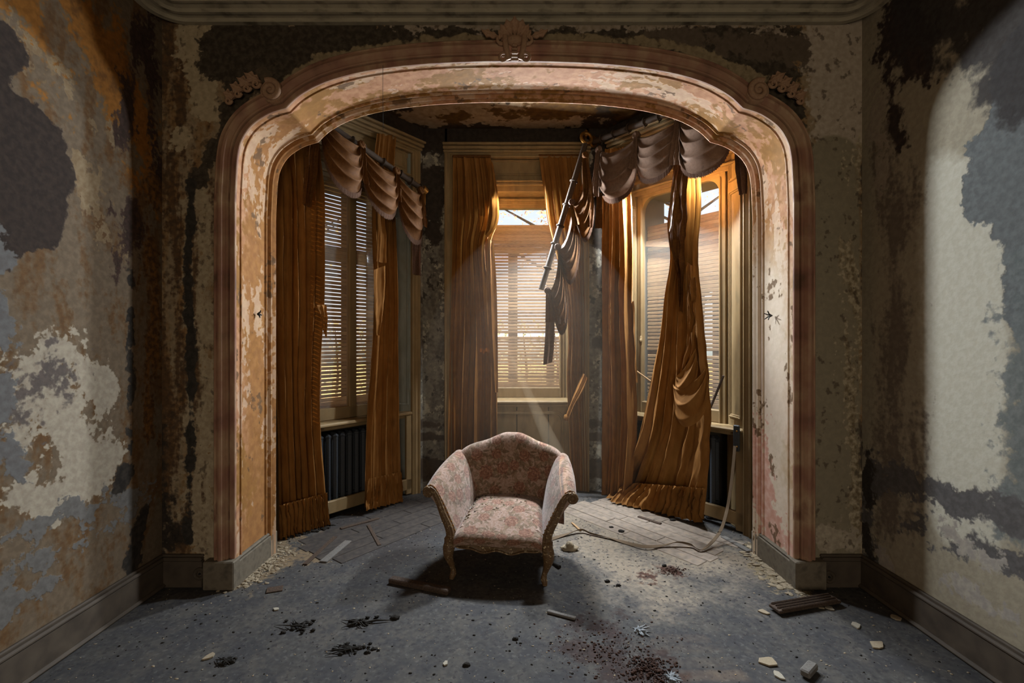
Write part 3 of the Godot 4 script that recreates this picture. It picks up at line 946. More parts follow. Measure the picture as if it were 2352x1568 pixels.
func bay_window(k: int) -> void:
	var f: Transform3D = frames[k]
	var mid := k == 1
	var wide := 1.75 if mid else 1.44
	var fx0: float = [-0.70, -0.675, -0.66][k]
	var fx1: float = [0.66, 0.675, 0.64][k]
	var sx0: float = [-0.31, -0.43, -0.42][k]
	var sx1: float = [0.42, 0.43, 0.31][k]
	var zs := -0.3 if mid else -0.14
	var sill := 0.84 if mid else 0.76
	var g1 := 2.73 if mid else 2.69
	var top := 3.2
	var st := 0.075
	var side: String = ["left", "centre", "right"][k]
	# wall of the bay round the opening
	var b := MB.new()
	b.xf = f
	var bz := -0.5
	var w2 := wide / 2 + (0.12 if mid else 0.02)
	var lo := -w2
	var hi := w2
	if k == 0:
		lo -= 0.2
	if k == 2:
		hi += 0.2
	var rects := [[lo, sx0 - 0.03, 0.0, 3.45, bz, zs - 0.04], [sx1 + 0.03, hi, 0.0, 3.45, bz, zs - 0.04], [sx0 - 0.03, sx1 + 0.03, g1 + 0.04, 3.45, bz, zs - 0.04], [sx0 - 0.03, sx1 + 0.03, 0.0, sill - 0.02, bz, bz + 0.12], [sx0 - 0.03, sx1 + 0.03, sill - 0.07, sill - 0.02, bz, zs + 0.02],
		[lo, fx0 + 0.02, 0.0, 3.45, zs - 0.03, 0.0], [fx1 - 0.02, hi, 0.0, 3.45, zs - 0.03, 0.0], [fx0, fx1, top - 0.02, 3.45, zs - 0.03, 0.0]]
	for r in rects:
		b.box(Vector3((r[0] + r[1]) / 2, (r[2] + r[3]) / 2, (r[4] + r[5]) / 2), Vector3(r[1] - r[0], r[3] - r[2], r[5] - r[4]), 0.002)
		if r[5] == 0.0:
			# the face with the painted plaster
			b.quad(Vector3(r[0], r[2], 0.001), Vector3(r[0], r[3], 0.001), Vector3(r[1], r[3], 0.001), Vector3(r[1], r[2], 0.001), Vector2((r[0] + 1) / 2, 1 - r[2] / 3.5), Vector2((r[0] + 1) / 2, 1 - r[3] / 3.5), Vector2((r[1] + 1) / 2, 1 - r[3] / 3.5), Vector2((r[1] + 1) / 2, 1 - r[2] / 3.5))
	struct("wall_bay_" + side, b, M.bay_plaster)
	# the window and its panelling
	var w := Node3D.new()
	w.name = "window_%d" % (k + 1)
	add_child(w)
	w.transform = f
	tag(w, "", "", "", "structure")
	b = MB.new()
	b.xf = Transform3D(Basis(), Vector3(0, 0, 0))
	var prof := PackedVector2Array([Vector2(0.0, -0.01), Vector2(0.0, 0.04), Vector2(-0.012, 0.046), Vector2(-0.02, 0.036), Vector2(-0.024, 0.028), Vector2(-0.05, 0.028), Vector2(-0.054, 0.02), Vector2(-0.064, 0.024), Vector2(-st, 0.014), Vector2(-st, -0.03)])
	b.sweep(PackedVector2Array([Vector2(fx0, 0.0), Vector2(fx0, top), Vector2(fx1, top), Vector2(fx1, 0.0)]), prof, false, false)
	obj("architrave", b, M.cream_wood, w)
	# crown on top
	b = MB.new()
	for q in [[3.17, 0.07, 0.022], [3.195, 0.095, 0.026], [3.222, 0.12, 0.02]]:
		b.box(Vector3((fx0 + fx1) / 2, q[0], q[1] / 2 - 0.01), Vector3(fx1 - fx0 + 0.02, q[2], q[1]), 0.006)
	obj("crown", b, M.cream_wood, w)
	# linings from the architrave to the sash, each a tall board with a raised panel
	for s in 2:
		b = MB.new()
		var a := Vector2(fx0 + st - 0.005, -0.005) if s == 0 else Vector2(sx1 + 0.055, zs)
		var c := Vector2(sx0 - 0.055, zs) if s == 0 else Vector2(fx1 - st + 0.005, -0.005)
		plan_slab(b, a, c, 0.03, 0.0, top - 0.02)
		var dir := (c - a).normalized()
		b.xf = Transform3D(Basis(Vector3(dir.x, 0, dir.y), Vector3.UP, Vector3(-dir.y, 0, dir.x)), Vector3(a.x, 0, a.y))
		var ll := a.distance_to(c)
		for yy in [[sill + 0.06, 2.55], [2.62, 3.08]]:
			rect_frame(b, ll * 0.14, ll * 0.86, yy[0], yy[1], 0.001, minf(0.03, ll * 0.12))
		obj("lining", b, M.cream_wood if k != 0 or s == 0 else M.grey_wood, w)
	# head board with a panel and ledges down to the sash
	b = MB.new()
	var hz := -0.06 if mid else -0.03
	var hx0 := fx0 + st
	var hx1 := fx1 - st
	b.box(Vector3((hx0 + hx1) / 2, (2.93 + top) / 2, hz - 0.015), Vector3(hx1 - hx0, top - 2.93, 0.03), 0.003)
	rect_frame(b, hx0 + 0.05, hx1 - 0.05, 2.975, 3.13, hz, 0.025, 0.01)
	obj("head_board", b, M.cream_wood, w)
	b = MB.new()
	for q in [[2.925, 0.03, 0.02], [2.9, 0.014, 0.03], [2.86, -0.02, 0.06]]:
		b.box(Vector3((hx0 + hx1) / 2, q[0], (zs + hz + q[1]) / 2), Vector3(hx1 - hx0, q[2], hz + q[1] - zs), 0.005)
	b.box(Vector3((hx0 + hx1) / 2, (g1 + 2.88) / 2 + 0.03, zs + 0.02), Vector3(hx1 - hx0, 2.88 - g1, 0.03), 0.004)
	b.box(Vector3((hx0 + hx1) / 2, g1 + 0.075, zs + 0.03), Vector3(hx1 - hx0, 0.022, 0.07), 0.007)
	obj("transom", b, M.cream_wood, w)
	# sash: stiles, rails and rounded corners, and the glass
	var sw := 0.055
	for s in 2:
		b = MB.new()
		var x: float = sx0 - sw / 2 if s == 0 else sx1 + sw / 2
		b.box(Vector3(x, (sill + g1) / 2, zs - 0.005), Vector3(sw, g1 - sill + 0.1, 0.05), 0.006)
		b.box(Vector3(x + (0.018 if s == 0 else -0.018), (sill + g1) / 2, zs + 0.024), Vector3(0.016, g1 - sill, 0.012), 0.005)
		obj("sash_stile", b, M.cream_wood, w)
	for s in 2:
		b = MB.new()
		b.box(Vector3((sx0 + sx1) / 2, sill + 0.05 if s == 0 else g1 + 0.03, zs - 0.005), Vector3(sx1 - sx0 + 0.02, 0.1 if s == 0 else 0.06, 0.05), 0.006)
		if s == 1 and not mid:
			for e in [-1.0, 1.0]:
				var r := 0.12
				var cx := (sx0 + r) if e < 0 else (sx1 - r)
				var poly := PackedVector2Array([Vector2(cx + r * e, g1)])
				for q in 9:
					var an := PI / 2 * q / 8.0
					poly.append(Vector2(cx + r * e * cos(an), g1 - r + r * sin(an)))
				b.prism(poly, zs - 0.028, zs + 0.018)
		obj("sash_rail", b, M.cream_wood, w)
	if not mid:
		part_box("meeting_stile", w, M.cream_wood, Vector3((sx0 + sx1) / 2, (sill + g1) / 2, zs - 0.005), Vector3(0.07, g1 - sill, 0.05), 0.006)
	part_box("pane", w, M.pane, Vector3((sx0 + sx1) / 2, (sill + g1) / 2, zs - 0.01), Vector3(sx1 - sx0, g1 - sill, 0.004), 0.0005)
	if k == 2:
		b = MB.new()
		b.lump(Vector3(-0.419, 1.408, -0.100), Vector3(0.016, 0.045, 0.012), noise, 0.05, 8)
		b.lump(Vector3(-0.404, 1.408, -0.080), Vector3(0.011, 0.02, 0.016), noise, 0.05, 8)
		obj("latch", b, M.cream_wood, w)
	# sill board
	b = MB.new()
	var zf := -0.015 if mid else 0.012
	b.box(Vector3((hx0 + hx1) / 2, sill - 0.015, (zs + zf) / 2), Vector3(hx1 - hx0, 0.03, zf - zs + 0.02), 0.01)
	b.box(Vector3((hx0 + hx1) / 2, sill - 0.045, (zs - 0.02) / 2), Vector3(hx1 - hx0 - 0.01, 0.03, -zs - 0.02), 0.008)
	obj("sill", b, M.cream_wood, w)
	if mid:
		# boards under the sill, with a rounded panel bead
		for q in 4:
			var x0: float = hx0 + (hx1 - hx0) * q / 4.0
			part_box("plank", w, M.cream_wood, Vector3(x0 + (hx1 - hx0) / 8, 0.4, -0.05 - 0.002 * (q % 2)), Vector3((hx1 - hx0) / 4 - 0.006, 0.8, 0.025), 0.004)
		b = MB.new()
		var pp := PackedVector2Array()
		for q in 25:
			var an := TAU * q / 24.0
			pp.append(Vector2(signf(-cos(an)) * 0.36 + -cos(an) * 0.06, 0.4 + signf(sin(an)) * 0.25 + sin(an) * 0.06))
		b.xf = Transform3D(Basis(), Vector3(0, 0, -0.038))
		b.sweep(pp, PackedVector2Array([Vector2(0.0, 0), Vector2(0.004, 0.012), Vector2(0.014, 0.014), Vector2(0.02, 0.006), Vector2(0.03, 0.006), Vector2(0.034, 0)]), true)
		obj("panel_bead", b, M.cream_wood, w)
	else:
		part_box("niche_rail", w, M.cream_wood, Vector3((hx0 + hx1) / 2, 0.1, -0.01), Vector3(hx1 - hx0, 0.1, 0.03), 0.006)
		for s in 2:
			part_box("niche_stile", w, M.cream_wood, Vector3(hx0 + 0.03 if s == 0 else hx1 - 0.03, 0.37, -0.01), Vector3(0.06, 0.72, 0.03), 0.005)


func spiral(b: MB, c: Vector3, ux: Vector3, uy: Vector3, r0: float, r1: float, turns: float, a0: float, rr: float) -> void:
	var p := PackedVector3Array()
	var rad := PackedFloat32Array()
	for i in 33:
		var t := i / 32.0
		var a := a0 + TAU * turns * t
		var r := r0 + (r1 - r0) * t
		p.append(c + ux * cos(a) * r + uy * sin(a) * r)
		rad.append(rr * (1.0 - 0.45 * t))
	b.tube(p, rad, 8)


func acanthus(b: MB, root: Vector3, dir: Vector3, out: Vector3, length: float, width: float, curl := 0.5) -> void:
	# a lobed leaf that stands off the wall and curls at its tip
	var side := dir.cross(out).normalized()
	var p := PackedVector3Array()
	for i in 15:
		var t := i / 14.0
		var wdt := width * (sin(PI * pow(t, 1.25)) * 0.95 + 0.12 * (1 - t)) * (1.0 + 0.28 * cos(t * TAU * 3.0))
		for j in 9:
			var u := j / 4.0 - 1.0
			var lift := 0.012 + curl * length * t * t * 0.6 + 0.012 * (1 - u * u) - 0.006 * cos(u * 9.0)
			p.append(root + dir * length * (t - curl * 0.3 * t * t * t) + side * u * wdt / 2 + out * lift)
	b.grid(15, 9, p, PackedVector2Array())
	var q := PackedVector3Array()
	for v in p:
		q.append(v - out * 0.008)
	b.grid(15, 9, q, PackedVector2Array())


func ornaments() -> void:
	# carved shell at the crown of the arch
	var o := thing("shell_ornament", "carved plaster shell with acanthus leaves and scrolls at the crown of the arch", "ornament", Transform3D(Basis(), Vector3(JAMB_C, 3.02, ARCH_Z + 0.03)), "")
	var z := Vector3.BACK
	for i in 7:
		var a := (i - 3) * 0.42
		var b := MB.new()
		acanthus(b, Vector3(sin(a) * 0.035, 0.085 + cos(a) * 0.01, 0.012), Vector3(sin(a), cos(a), 0), z, 0.105 - 0.016 * absf(i - 3.0) * 0.6, 0.06, 0.6)
		obj("leaf", b, M.ornament, o)
	for s in [-1.0, 1.0]:
		var b := MB.new()
		var pts := PackedVector3Array()
		for i in 15:
			var t := i / 14.0
			pts.append(Vector3(s * (0.035 + 0.02 * sin(t * PI * 1.1) * 0.6 + 0.02 * pow(1 - t, 3.0)), 0.09 - 0.13 * t, 0.035 + 0.015 * sin(PI * t)))
		b.tube(pts, PackedFloat32Array([0.016]), 10)
		spiral(b, Vector3(s * 0.062, -0.035, 0.045), Vector3(s, 0, 0), Vector3(0, -1, 0), 0.032, 0.006, 1.4, PI, 0.009)
		obj("scroll", b, M.ornament, o)
		b = MB.new()
		spiral(b, Vector3(s * 0.075, 0.075, 0.035), Vector3(s, 0, 0), Vector3(0, 1, 0), 0.03, 0.006, 1.1, PI * 1.2, 0.011)
		acanthus(b, Vector3(s * 0.08, 0.09, 0.01), Vector3(s, 0.25, 0).normalized(), z, 0.12, 0.04, 0.3)
		obj("side_spray", b, M.ornament, o)
	var c := MB.new()
	for i in 6:
		c.box(Vector3(0, 0.055 - i * 0.02, 0.04), Vector3(0.03 + i * 0.003, 0.012, 0.02), 0.005)
	c.lump(Vector3(0, 0.07, 0.03), Vector3(0.05, 0.03, 0.025), noise, 0.15, 8)
	obj("stem", c, M.ornament, o)
	# rolled leaves over the two cusps
	for s in [-1.0, 1.0]:
		o = thing("scroll_ornament", "carved plaster volute with curling leaves over the %s cusp of the arch" % ("left" if s < 0 else "right"), "ornament", Transform3D(Basis(Vector3(s, 0, 0), Vector3.UP, Vector3.BACK).scaled(Vector3.ONE * 1.15), Vector3(JAMB_C + 1.375 * s, 2.815, ARCH_Z + 0.045)))
		var b := MB.new()
		spiral(b, Vector3(0, 0, 0.01), Vector3(1, 0, 0), Vector3(0, 1, 0), 0.048, 0.008, 1.7, PI * 0.35, 0.016)
		b.xf = Transform3D(Basis(Vector3.RIGHT, PI / 2), Vector3(0, 0, -0.01))
		b.lathe(PackedVector2Array([Vector2(0.0, 0.02), Vector2(0.03, 0.016), Vector2(0.055, 0.008), Vector2(0.06, -0.02)]), 20)
		obj("volute", b, M.ornament, o)
		for i in 4:
			b = MB.new()
			acanthus(b, Vector3(0.05 + 0.042 * i, 0.045 - 0.012 * i - 0.004 * i * i, -0.02), Vector3(0.7, -0.25 - 0.05 * i + 0.5, 0).normalized(), z, 0.085 - 0.008 * i, 0.05, 0.7)
			spiral(b, Vector3(0.075 + 0.045 * i, 0.035 - 0.016 * i - 0.004 * i * i, 0.0), Vector3(1, 0, 0), Vector3(0, 1, 0), 0.022 - 0.002 * i, 0.005, 1.2, PI, 0.008)
			obj("leaf", b, M.ornament, o)


# ---------------------------------------------------------------- cloth
func cloth(b: MB, L: PackedVector3Array, R: PackedVector3Array, pleats: float, amp: float, sd := 0.0, nu := 90, nv := 60, drift := 0.12, wrinkle := 0.006, lean := 0.35) -> void:
	# a hanging panel between a left and a right edge, thrown into folds along z
	var p := PackedVector3Array()
	var uv := PackedVector2Array()
	for j in nv + 1:
		var v := float(j) / nv
		var a := along(L, v)
		var c := along(R, v)
		var w := a.distance_to(c)
		var dir := (c - a).normalized()
		for i in nu + 1:
			var u := float(i) / nu
			var w1 := noise.get_noise_3d(u * 60.0 + sd * 31.0, v * 35.0, sd * 77.0)
			var ph := TAU * pleats * (u + drift * w1 * 0.5) + sd
			var env := minf(1.0, minf(u, 1.0 - u) * pleats * 2.0 + 0.35)
			var am := amp * (0.75 + 0.5 * noise.get_noise_2d(v * 60.0 + sd * 9.0, u * 90.0)) * minf(1.0, 0.35 + v * 5.0)
			var z := sin(ph) + 0.45 * sin(ph * 0.5 + sd * 2.0) + 0.3 * sin(ph * 2.3 + v * 2.0 + sd)
			z += 0.0
			var q := a.lerp(c, u)
			q.z += z * am * env + wrinkle * noise.get_noise_3d(u * 260.0 * w * 2.0, v * 190.0, sd * 13.0 + 5.0) * 2.0
			q += dir * cos(ph) * am * lean * env
			p.append(q)
			uv.append(Vector2(u * w, v * 2.0))
	b.grid(nv + 1, nu + 1, p, uv)


func ruffle(b: MB, L: PackedVector3Array, R: PackedVector3Array, pleats: float, amp: float, sd := 0.0) -> void:
	cloth(b, L, R, pleats, amp, sd, int(pleats * 8.0), 14, 0.2, 0.004, 0.5)


func swag(b: MB, fr: MB, A: Vector3, B: Vector3, fall: Vector3, bulge: float, folds: float, sd := 0.0, top := 0.14) -> void:
	# cloth slung between two knots: A and B its ends, fall the way and the length its middle hangs
	var nu := 44
	var nv := 34
	var p := PackedVector3Array()
	var uv := PackedVector2Array()
	for j in nv + 1:
		var v := float(j) / nv
		for i in nu + 1:
			var u := float(i) / nu
			var s := pow(sin(PI * clampf(u, 0.0, 1.0)), 0.72 - 0.34 * v)
			var ss := sin(PI * u)
			var q := A.lerp(B, u + (u - 0.5) * 0.5 * v * ss)
			var w1 := noise.get_noise_3d(u * 50.0, v * 40.0, sd * 91.0)
			q += fall * (s * (top + (1.0 - top) * pow(v, 0.9)) + 0.05 * v * (1.0 - s) + 0.02 * w1 * s)
			var ph := TAU * folds * (v + 0.06 * w1) + sd + 1.2 * ss
			q.z += bulge * ss * sin(PI * (0.12 + 0.8 * v)) + 0.02 * s * sin(ph) * (1.0 - 0.5 * v) * (0.4 + 0.6 * absf(cos(PI * u)) + 0.25)
			q += fall * 0.02 * cos(ph) * s
			# radiating folds near the knots
			q.z += 0.012 * sin(v * TAU * 3.5 + sd * 2.0) * (1.0 - ss) * minf(1.0, minf(u, 1.0 - u) * 12.0)
			p.append(q)
			uv.append(Vector2(u, v))
	b.grid(nv + 1, nu + 1, p, uv)
	# fringe along the lower edge
	var f := PackedVector3Array()
	var fn := nu * 3
	var fd := fall.normalized()
	for r in 3:
		for i in fn + 1:
			var x := float(i) / 3.0
			var i0 := mini(int(x), nu - 1)
			var e := p[nv * (nu + 1) + i0].lerp(p[nv * (nu + 1) + i0 + 1], x - i0)
			var jag := 0.5 + 0.5 * sin(i * 2.1) + 0.4 * noise.get_noise_1d(i * 40.0 + sd * 50.0)
			f.append(e + Vector3(0, 0, 0.006 - 0.004 * r + (0.004 if i % 2 else 0.0)) + fd * (-0.012 + r * (0.016 + 0.007 * jag)))
	fr.grid(3, fn + 1, f, PackedVector2Array())


func knot(o: Node3D, at: Vector3, m: Material, r := 0.032) -> void:
	var b := MB.new()
	b.lump(at, Vector3(r, r, r * 0.8), noise, 0.5, 8)
	b.torus(at + Vector3(0, 0, r * 0.3), Vector3(0.2, 0.3, 1), r * 0.75, r * 0.35, 12)
	b.torus(at + Vector3(0, 0, r * 0.5), Vector3(-0.4, 0.1, 1), r * 0.4, r * 0.28, 10)
	obj("rosette", b, m, o)


func rings(o: Node3D, a: Vector3, c: Vector3, where: Array, r: float, m: Material) -> void:
	for t in where:
		var b := MB.new()
		b.torus(a.lerp(c, t), (c - a).normalized(), r, 0.006, 16)
		b.box(a.lerp(c, t) + Vector3(0, -r - 0.012, 0), Vector3(0.008, 0.02, 0.006), 0.002)
		obj("ring", b, m, o)


func V(a: Array) -> PackedVector3Array:
	return PackedVector3Array(a)


func lift(p: PackedVector3Array, d: Vector3) -> PackedVector3Array:
	var o := PackedVector3Array()
	for q in p:
		o.append(q + d)
	return o


func curtains() -> void:
	var g := "window curtains of the bay"
	# --- left window, left curtain
	var o := thing("curtain", "dark ochre curtain in long straight folds beside the left jamb of the arch", "curtain", frames[0], g)
	var L := V([Vector3(-0.740, 2.755, 0.100), Vector3(-0.723, 1.652, 0.100), Vector3(-0.699, 0.749, 0.100), Vector3(-0.654, 0.000, 0.034)])
	var R := V([Vector3(-0.374, 2.875, 0.100), Vector3(-0.338, 2.395, 0.100), Vector3(-0.343, 1.674, 0.120), Vector3(-0.356, 1.348, 0.100), Vector3(-0.373, 0.894, 0.110), Vector3(-0.350, 0.437, 0.120), Vector3(-0.293, 0.000, 0.066)])
	var b := MB.new()
	cloth(b, L, R, 6.5, 0.034, 1.0, 110, 70, 0.25)
	obj("panel", b, M.gold_cloth, o)
	b = MB.new()
	ruffle(b, lift(V([Vector3(-0.692, 0.267, 0.110), Vector3(-0.659, 0.000, 0.051)]), Vector3(0, 0, 0.012)), lift(V([Vector3(-0.336, 0.271, 0.120), Vector3(-0.291, 0.000, 0.082)]), Vector3(0, 0, 0.012)), 13.0, 0.018, 2.0)
	obj("ruffle", b, M.gold_cloth, o)
	b = MB.new()
	cloth(b, V([Vector3(-0.431, 1.667, 0.150), Vector3(-0.402, 1.572, 0.160), Vector3(-0.382, 1.477, 0.150)]), V([Vector3(-0.364, 1.671, 0.160), Vector3(-0.366, 1.573, 0.180), Vector3(-0.360, 1.429, 0.160)]), 1.5, 0.012, 3.0, 20, 16)
	obj("torn_flap", b, M.gold_cloth, o)
	# --- left window, right curtain
	o = thing("curtain", "golden curtain narrow at its gathered head with a torn fold, right of the left blind", "curtain", frames[0], g)
	L = V([Vector3(0.162, 3.148, 0.060), Vector3(0.127, 2.794, 0.060), Vector3(0.111, 2.210, 0.070), Vector3(0.121, 1.704, 0.080), Vector3(0.080, 1.164, 0.090), Vector3(0.035, 0.635, 0.100), Vector3(0.000, 0.054, 0.120)])
	R = V([Vector3(0.363, 3.194, 0.060), Vector3(0.344, 2.854, 0.060), Vector3(0.364, 2.250, 0.070), Vector3(0.375, 1.719, 0.080), Vector3(0.380, 0.959, 0.080), Vector3(0.394, 0.424, 0.080), Vector3(0.404, 0.018, 0.080)])
	b = MB.new()
	cloth(b, L, R, 5.0, 0.026, 4.0, 90, 70, 0.25)
	obj("panel", b, M.gold_cloth, o)
	b = MB.new()
	ruffle(b, lift(V([Vector3(0.047, 0.285, 0.100), Vector3(-0.004, 0.041, 0.120)]), Vector3(0, 0, 0.012)), lift(V([Vector3(0.394, 0.264, 0.080), Vector3(0.405, 0.004, 0.090)]), Vector3(0, 0, 0.012)), 9.0, 0.018, 5.0)
	obj("ruffle", b, M.gold_cloth, o)
	b = MB.new()
	cloth(b, V([Vector3(0.132, 2.534, 0.100), Vector3(0.134, 2.280, 0.110), Vector3(0.116, 2.062, 0.110)]), V([Vector3(0.187, 2.543, 0.120), Vector3(0.198, 2.289, 0.130), Vector3(0.202, 2.056, 0.130)]), 1.2, 0.012, 6.0, 20, 24)
	cloth(b, V([Vector3(0.091, 1.987, 0.110), Vector3(0.099, 1.701, 0.110), Vector3(0.124, 1.450, 0.100)]), V([Vector3(0.189, 2.033, 0.130), Vector3(0.187, 1.742, 0.120), Vector3(0.151, 1.451, 0.110)]), 1.2, 0.01, 7.0, 20, 24)
	obj("torn_flap", b, M.gold_cloth, o)
	# --- middle window, left curtain
	o = thing("curtain", "tall full ochre curtain left of the middle blind, behind the armchair back", "curtain", frames[1].translated_local(Vector3(0, 0, 0.035)), g)
	L = V([Vector3(-0.593, 3.126, 0.000), Vector3(-0.601, 2.153, 0.000), Vector3(-0.626, 1.130, 0.000), Vector3(-0.655, 0.025, 0.000)])
	R = V([Vector3(-0.250, 3.134, -0.020), Vector3(-0.197, 2.851, -0.010), Vector3(-0.168, 2.541, 0.000), Vector3(-0.241, 2.308, 0.000), Vector3(-0.217, 1.948, 0.000), Vector3(-0.184, 1.498, 0.000), Vector3(-0.180, 0.925, 0.000), Vector3(-0.184, 0.046, 0.000)])
	b = MB.new()
	cloth(b, L, R, 7.0, 0.03, 8.0, 120, 80, 0.2)
	obj("panel", b, M.gold_cloth, o)
	b = MB.new()
	cloth(b, V([Vector3(-0.240, 3.082, 0.030), Vector3(-0.256, 2.633, 0.040), Vector3(-0.292, 2.387, 0.050)]), V([Vector3(-0.220, 3.045, 0.020), Vector3(-0.167, 2.676, 0.030), Vector3(-0.183, 2.470, 0.040), Vector3(-0.280, 2.355, 0.050)]), 1.4, 0.012, 9.0, 24, 30)
	cloth(b, V([Vector3(-0.272, 2.367, 0.050), Vector3(-0.284, 1.983, 0.050), Vector3(-0.263, 1.497, 0.050), Vector3(-0.215, 0.930, 0.040)]), V([Vector3(-0.216, 2.310, 0.030), Vector3(-0.191, 1.985, 0.030), Vector3(-0.179, 1.498, 0.030), Vector3(-0.175, 0.929, 0.030)]), 1.6, 0.012, 10.0, 24, 40)
	obj("torn_flap", b, M.gold_cloth, o)
	part_box("heading_tape", o, M.brown_cloth, Vector3(-0.421, 3.126, 0.000), Vector3(0.36, 0.02, 0.03), 0.008)
	# --- middle window, right curtain
	o = thing("curtain", "ochre curtain drawn aside under the fallen pole, right of the middle blind", "curtain", frames[1].translated_local(Vector3(0, 0, 0.035)), g)
	L = V([Vector3(0.206, 3.142, -0.020), Vector3(0.243, 2.855, -0.020), Vector3(0.286, 2.521, 0.000), Vector3(0.356, 2.235, 0.000), Vector3(0.446, 1.825, 0.000), Vector3(0.475, 1.416, 0.000), Vector3(0.462, 1.048, 0.000), Vector3(0.487, 0.516, 0.000), Vector3(0.495, 0.005, 0.000)])
	R = V([Vector3(0.580, 3.142, -0.020), Vector3(0.610, 2.766, 0.000), Vector3(0.638, 2.316, 0.000), Vector3(0.646, 1.744, 0.000), Vector3(0.646, 1.130, 0.000), Vector3(0.663, 0.516, 0.000), Vector3(0.675, 0.005, 0.000)])
	b = MB.new()
	cloth(b, L, R, 7.0, 0.024, 11.0, 120, 80, 0.2)
	obj("panel", b, M.gold_cloth, o)
	b = MB.new()
	cloth(b, V([Vector3(0.610, 1.113, 0.050), Vector3(0.519, 0.913, 0.070), Vector3(0.441, 0.713, 0.080)]), V([Vector3(0.655, 1.060, 0.050), Vector3(0.596, 0.935, 0.090), Vector3(0.523, 0.816, 0.100), Vector3(0.465, 0.669, 0.080)]), 1.5, 0.016, 12.0, 20, 30)
	b.lump(Vector3(0.449, 0.705, 0.080), Vector3(0.022, 0.03, 0.02), noise, 0.3, 8)
	obj("torn_strip", b, M.gold_cloth, o)
	part_box("heading_tape", o, M.brown_cloth, Vector3(0.391, 3.142, -0.020), Vector3(0.38, 0.02, 0.03), 0.008)
	# --- right window, left curtain
	o = thing("curtain", "straight ochre curtain left of the right blind, below the dusty swags", "curtain", frames[2], g)
	L = V([Vector3(-0.659, 3.160, 0.070), Vector3(-0.664, 1.737, 0.070), Vector3(-0.661, 0.735, 0.080), Vector3(-0.671, -0.060, 0.080)])
	R = V([Vector3(-0.401, 3.097, 0.070), Vector3(-0.373, 2.556, 0.070), Vector3(-0.354, 2.097, 0.070), Vector3(-0.363, 1.719, 0.070), Vector3(-0.318, 1.152, 0.080), Vector3(-0.297, 0.593, 0.090), Vector3(-0.358, 0.018, 0.100)])
	b = MB.new()
	cloth(b, lift(L, Vector3(0, 0, 0.04)), lift(R, Vector3(0, 0, 0.04)), 5.0, 0.05, 13.0, 100, 70, 0.25, 0.006, 0.5)
	obj("panel", b, M.gold_cloth, o)
	b = MB.new()
	cloth(b, V([Vector3(-0.396, 1.719, 0.100), Vector3(-0.378, 1.415, 0.110), Vector3(-0.360, 1.113, 0.110)]), V([Vector3(-0.335, 1.753, 0.100), Vector3(-0.306, 1.415, 0.120), Vector3(-0.283, 1.044, 0.120)]), 1.2, 0.012, 14.0, 20, 30)
	obj("torn_flap", b, M.gold_cloth, o)
	# --- right window, the ruined middle curtain
	o = thing("curtain", "ragged curtain hanging twisted across the right blind and sweeping out to a ruffled hem", "curtain", frames[2], g)
	L = V([Vector3(0.074, 3.077, 0.100), Vector3(0.026, 2.638, 0.100), Vector3(0.001, 2.327, 0.110), Vector3(0.029, 2.042, 0.110), Vector3(-0.017, 1.766, 0.120), Vector3(-0.064, 1.379, 0.140), Vector3(-0.127, 0.986, 0.170), Vector3(-0.233, 0.578, 0.190), Vector3(-0.566, 0.160, -0.013), Vector3(-0.545, 0.020, 0.218)])
	R = V([Vector3(0.271, 3.069, 0.120), Vector3(0.292, 2.666, 0.120), Vector3(0.296, 2.401, 0.120), Vector3(0.271, 2.142, 0.120), Vector3(0.296, 1.742, 0.120), Vector3(0.347, 1.348, 0.140), Vector3(0.393, 1.029, 0.160), Vector3(0.409, 0.808, 0.170), Vector3(0.402, 0.461, 0.200), Vector3(0.262, 0.020, 0.033)])
	b = MB.new()
	cloth(b, L, R, 5.5, 0.03, 15.0, 130, 100, 0.35, 0.012)
	obj("panel", b, M.gold_cloth, o)
	b = MB.new()
	cloth(b, V([Vector3(0.105, 2.809, 0.170), Vector3(0.057, 2.375, 0.180), Vector3(0.083, 2.163, 0.190), Vector3(0.145, 1.884, 0.190), Vector3(0.161, 1.682, 0.180)]), V([Vector3(0.234, 2.799, 0.190), Vector3(0.229, 2.402, 0.200), Vector3(0.214, 2.140, 0.210), Vector3(0.196, 1.878, 0.200), Vector3(0.182, 1.614, 0.190)]), 2.2, 0.014, 16.0, 40, 60, 0.4, 0.02)
	obj("twisted_strip", b, M.brown_cloth, o)
	b = MB.new()
	cloth(b, V([Vector3(0.212, 2.010, 0.190), Vector3(0.240, 1.676, 0.200), Vector3(0.233, 1.413, 0.200), Vector3(0.174, 1.146, 0.200)]), V([Vector3(0.270, 1.969, 0.190), Vector3(0.302, 1.673, 0.200), Vector3(0.310, 1.413, 0.220), Vector3(0.247, 1.118, 0.210)]), 1.8, 0.012, 17.0, 30, 40, 0.4, 0.02)
	cloth(b, V([Vector3(0.248, 1.873, 0.200), Vector3(0.261, 1.779, 0.210), Vector3(0.262, 1.708, 0.200)]), V([Vector3(0.302, 1.880, 0.200), Vector3(0.324, 1.786, 0.220), Vector3(0.305, 1.692, 0.200)]), 1.2, 0.01, 18.0, 16, 12)
	obj("torn_strip", b, M.gold_cloth, o)
	var fr := MB.new()
	b = MB.new()
	swag(b, fr, Vector3(0.140, 1.073, 0.240), Vector3(0.412, 1.218, 0.240), Vector3(0.05, -0.36, 0.03), 0.07, 2.5, 19.0, 0.2)
	swag(b, fr, Vector3(0.156, 1.140, 0.230), Vector3(0.323, 1.349, 0.230), Vector3(0.06, -0.24, 0.03), 0.05, 2.0, 20.0, 0.2)
	obj("drape", b, M.gold_cloth, o)
	b = MB.new()
